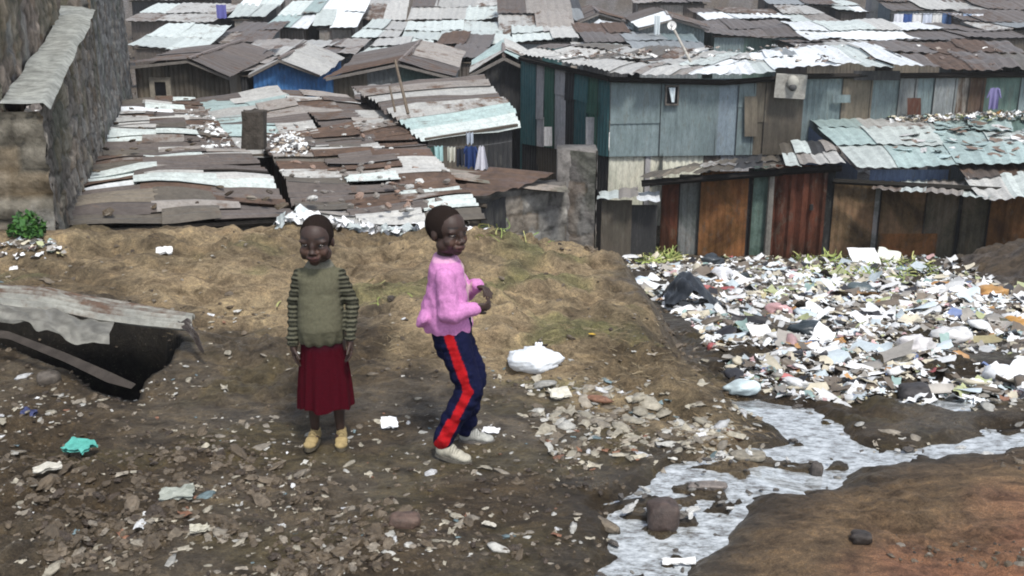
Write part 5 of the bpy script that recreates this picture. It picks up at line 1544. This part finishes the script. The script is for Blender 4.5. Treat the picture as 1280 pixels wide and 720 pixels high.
def child_walking():
    g0 = onz(568, 560, 0); R = Vector((g0.x, g0.y, 0)); R.z = hz(R.x, R.y) + .005
    W = lambda x, y, z: Vector((R.x + x, R.y + y, R.z + z))
    b = MB()
    M = Matrix.Rotation(math.radians(50), 3, 'Z') @ Matrix.Rotation(math.radians(4), 3, 'X')
    hc = W(-.018, -.008, 1.006)
    head_parts(b, M, hc, 1.09)
    b.capsule(W(-.025, .012, .865), W(-.020, .006, .96), .038, .036, 16, 4)
    b.ell(W(-.02, .0, .84), (.045, .080, .035)); b.ell(W(-.015, .0, .75), (.060, .082, .10)); b.ell(W(.0, .0, .64), (.072, .09, .10)); b.ell(W(.0, .0, .55), (.075, .09, .08))
    hip, knN, anN, knF, anF = [None] * 5
    hN, kN, aN = (.005, -.05, .54), (.074, -.064, .325), (-.045, -.085, .085)
    hF, kF, aF = (.005, .05, .54), (.088, .05, .33), (.042, .085, .075)
    for h, k, a in ((hN, kN, aN), (hF, kF, aF)):
        b.capsule(W(*h), W(*k), .056, .038); b.capsule(W(*k), W(*a), .036, .023); b.ell(W(a[0] + .03, a[1], a[2] - .045), (.045, .024, .022))
    # arms: near upper arm hangs, forearm forward; hands together in front
    shN, elN, wrN = (-.02, -.105, .835), (-.005, -.125, .680), (.095, -.085, .685)
    shF, elF, wrF = (-.015, .100, .835), (.05, .115, .700), (.105, .03, .755)
    for s_, e, w2 in ((shN, elN, wrN), (shF, elF, wrF)):
        b.capsule(W(s_[0], s_[1], s_[2] - .02), W(*e), .026, .024); b.capsule(W(*e), W(*w2), .024, .018)
    hb = MB()
    hand(hb, W(.100, -.082, .688), (1, .25, .05), (-.1, .8, .3), -1, .10, .62)
    hand(hb, W(.108, .028, .752), (.75, -.65, -.05), (-.1, -.3, -1), 1, .10, .62)
    V, Fs = remesh(b, .0042, 4); C = head_colors(V, M, hc, 1.09)
    V2, F2 = remesh(hb, .0022, 1)
    bb = MB(); bb.add(V, Fs, C); bb.add(V2, F2, SKIN)
    body = bb.build('person', M_SKIN, None, True, loc=tuple(R))
    tag(body, 'taller child turned to the right in pink cardigan and navy trousers with red side stripe', 'person', 'children on the mud')
    eyes(body, M, hc, 1.09); hair_cap(body, M, hc, 1.09)
    # cardigan
    s_ = MB()
    ringloft(s_, [(-.018, .0, .570, .100, .112, 0), (-.022, .0, .60, .108, .116, -.01), (-.030, .0, .65, .104, .114, -.01), (-.022, .0, .72, .092, .110), (-.018, .0, .79, .083, .108), (-.02, .0, .84, .074, .100), (-.022, .003, .874, .060, .074), (-.022, .004, .900, .047, .050)])
    # flared back hem
    s_.ell((-.110, -.03, .640), (.030, .085, .055), (0, .7, 0))
    for sh, e, w2 in ((shN, elN, wrN), (shF, elF, wrF)):
        s_.ell((sh[0], sh[1] * .92, sh[2] - .01), (.044, .040, .042))
        s_.capsule((sh[0], sh[1], sh[2] - .01), e, .046, .046); s_.capsule(e, w2, .047, .034)
    V, Fs = remesh(s_, .0048, 5)
    V = cloth_post(V, Fs, .009, 9, 14, .8)
    N = normals(V, Fs)
    low = 1 - sstep(V[:, 2], .60, .78)
    V += N * (np.sin(np.arctan2(V[:, 1], V[:, 0] + .02) * 9) * .005 * low)[:, None]
    V += N * (np.abs(fbm(V[:, 0] * 14 + V[:, 2] * 9, V[:, 2] * 6 - V[:, 0] * 8, 31, 3) - .5) * .022 - .004)[:, None]
    C = np.zeros((len(V), 4)); C[:, :3] = (.56, .23, .47)
    # pale front placket and collar
    front = (V[:, 0] > .04) & (V[:, 0] < .085) & (np.abs(V[:, 1]) < .02) & (V[:, 2] > .6); C[front, :3] = (.60, .42, .46)
    C[V[:, 2] > .878, :3] = (.62, .33, .50)
    put('cardigan', V + np.array(R), Fs, C, M_KNIT, body)
    # trousers
    t = MB()
    ringloft(t, [(.0, 0, .46, .070, .088), (.0, 0, .52, .086, .098), (-.002, 0, .60, .082, .095), (-.004, 0, .63, .078, .09)])
    for h, k, a in ((hN, kN, aN), (hF, kF, aF)):
        t.capsule(h, k, .072, .060); t.capsule(k, (a[0], a[1], a[2] + .005), .060, .046)
    V, Fs = remesh(t, .0046, 4)
    V = cloth_post(V, Fs, .014, 11, 24, 1.6); N = normals(V, Fs)
    V += N * (np.sin(V[:, 2] * 75 + V[:, 0] * 60 + 4 * fbm(V[:, 0] * 9, V[:, 2] * 9, 6, 2)) * .0035 * (1 - sstep(V[:, 2], .22, .42)))[:, None]
    # stripe: on the near (camera side) leg along its axis
    P = V.copy()
    def axis_x(z):
        return np.where(z > kN[2], kN[0] + (hN[0] - kN[0]) * (z - kN[2]) / (hN[2] - kN[2]), kN[0] + (aN[0] - kN[0]) * (kN[2] - z) / (kN[2] - aN[2]))
    ax = axis_x(P[:, 2]) - .004
    wd = .021 + .007 * (fbm(P[:, 2] * 22, P[:, 2] * 0, 5, 3) - .5) * 2 + .010 * (P[:, 2] < .2)
    C = np.zeros((len(V), 4)); C[:, :3] = (.008, .010, .036)
    st = (np.abs(P[:, 0] - ax) < wd) & (P[:, 1] < -.045)
    C[st, :3] = (.38, .010, .014)
    put('trousers', V + np.array(R), Fs, C, M_KNIT, body)
    shoe(body, W(aN[0] - .005, aN[1], .012), (.93, -.36, 0), .15, (.40, .38, .31), (.13, .12, .10), 1.06, pitch=math.radians(6))
    shoe(body, W(aF[0] + .005, aF[1], .002), (1, -.10, 0), .15, (.36, .36, .33), (.14, .13, .12), 1.0)
    return body
child_walking()
# ------------------------------------------------------------------ air
def haze():
    m = bpy.data.materials.new('haze_air'); m.use_nodes = True; N = m.node_tree.nodes; L = m.node_tree.links
    N.remove(N['Principled BSDF'])
    v = N.new('ShaderNodeVolumePrincipled'); v.inputs['Color'].default_value = (.86, .90, .93, 1); v.inputs['Density'].default_value = .0009; v.inputs['Anisotropy'].default_value = .1
    L.new(v.outputs[0], N['Material Output'].inputs['Volume'])
    b = MB(); b.box((0, 270, 15.5), (1500, 680, 45)); o = b.build('haze', m); tag(o, 'thin pale haze over the settlement', None, None, 'stuff')
haze()
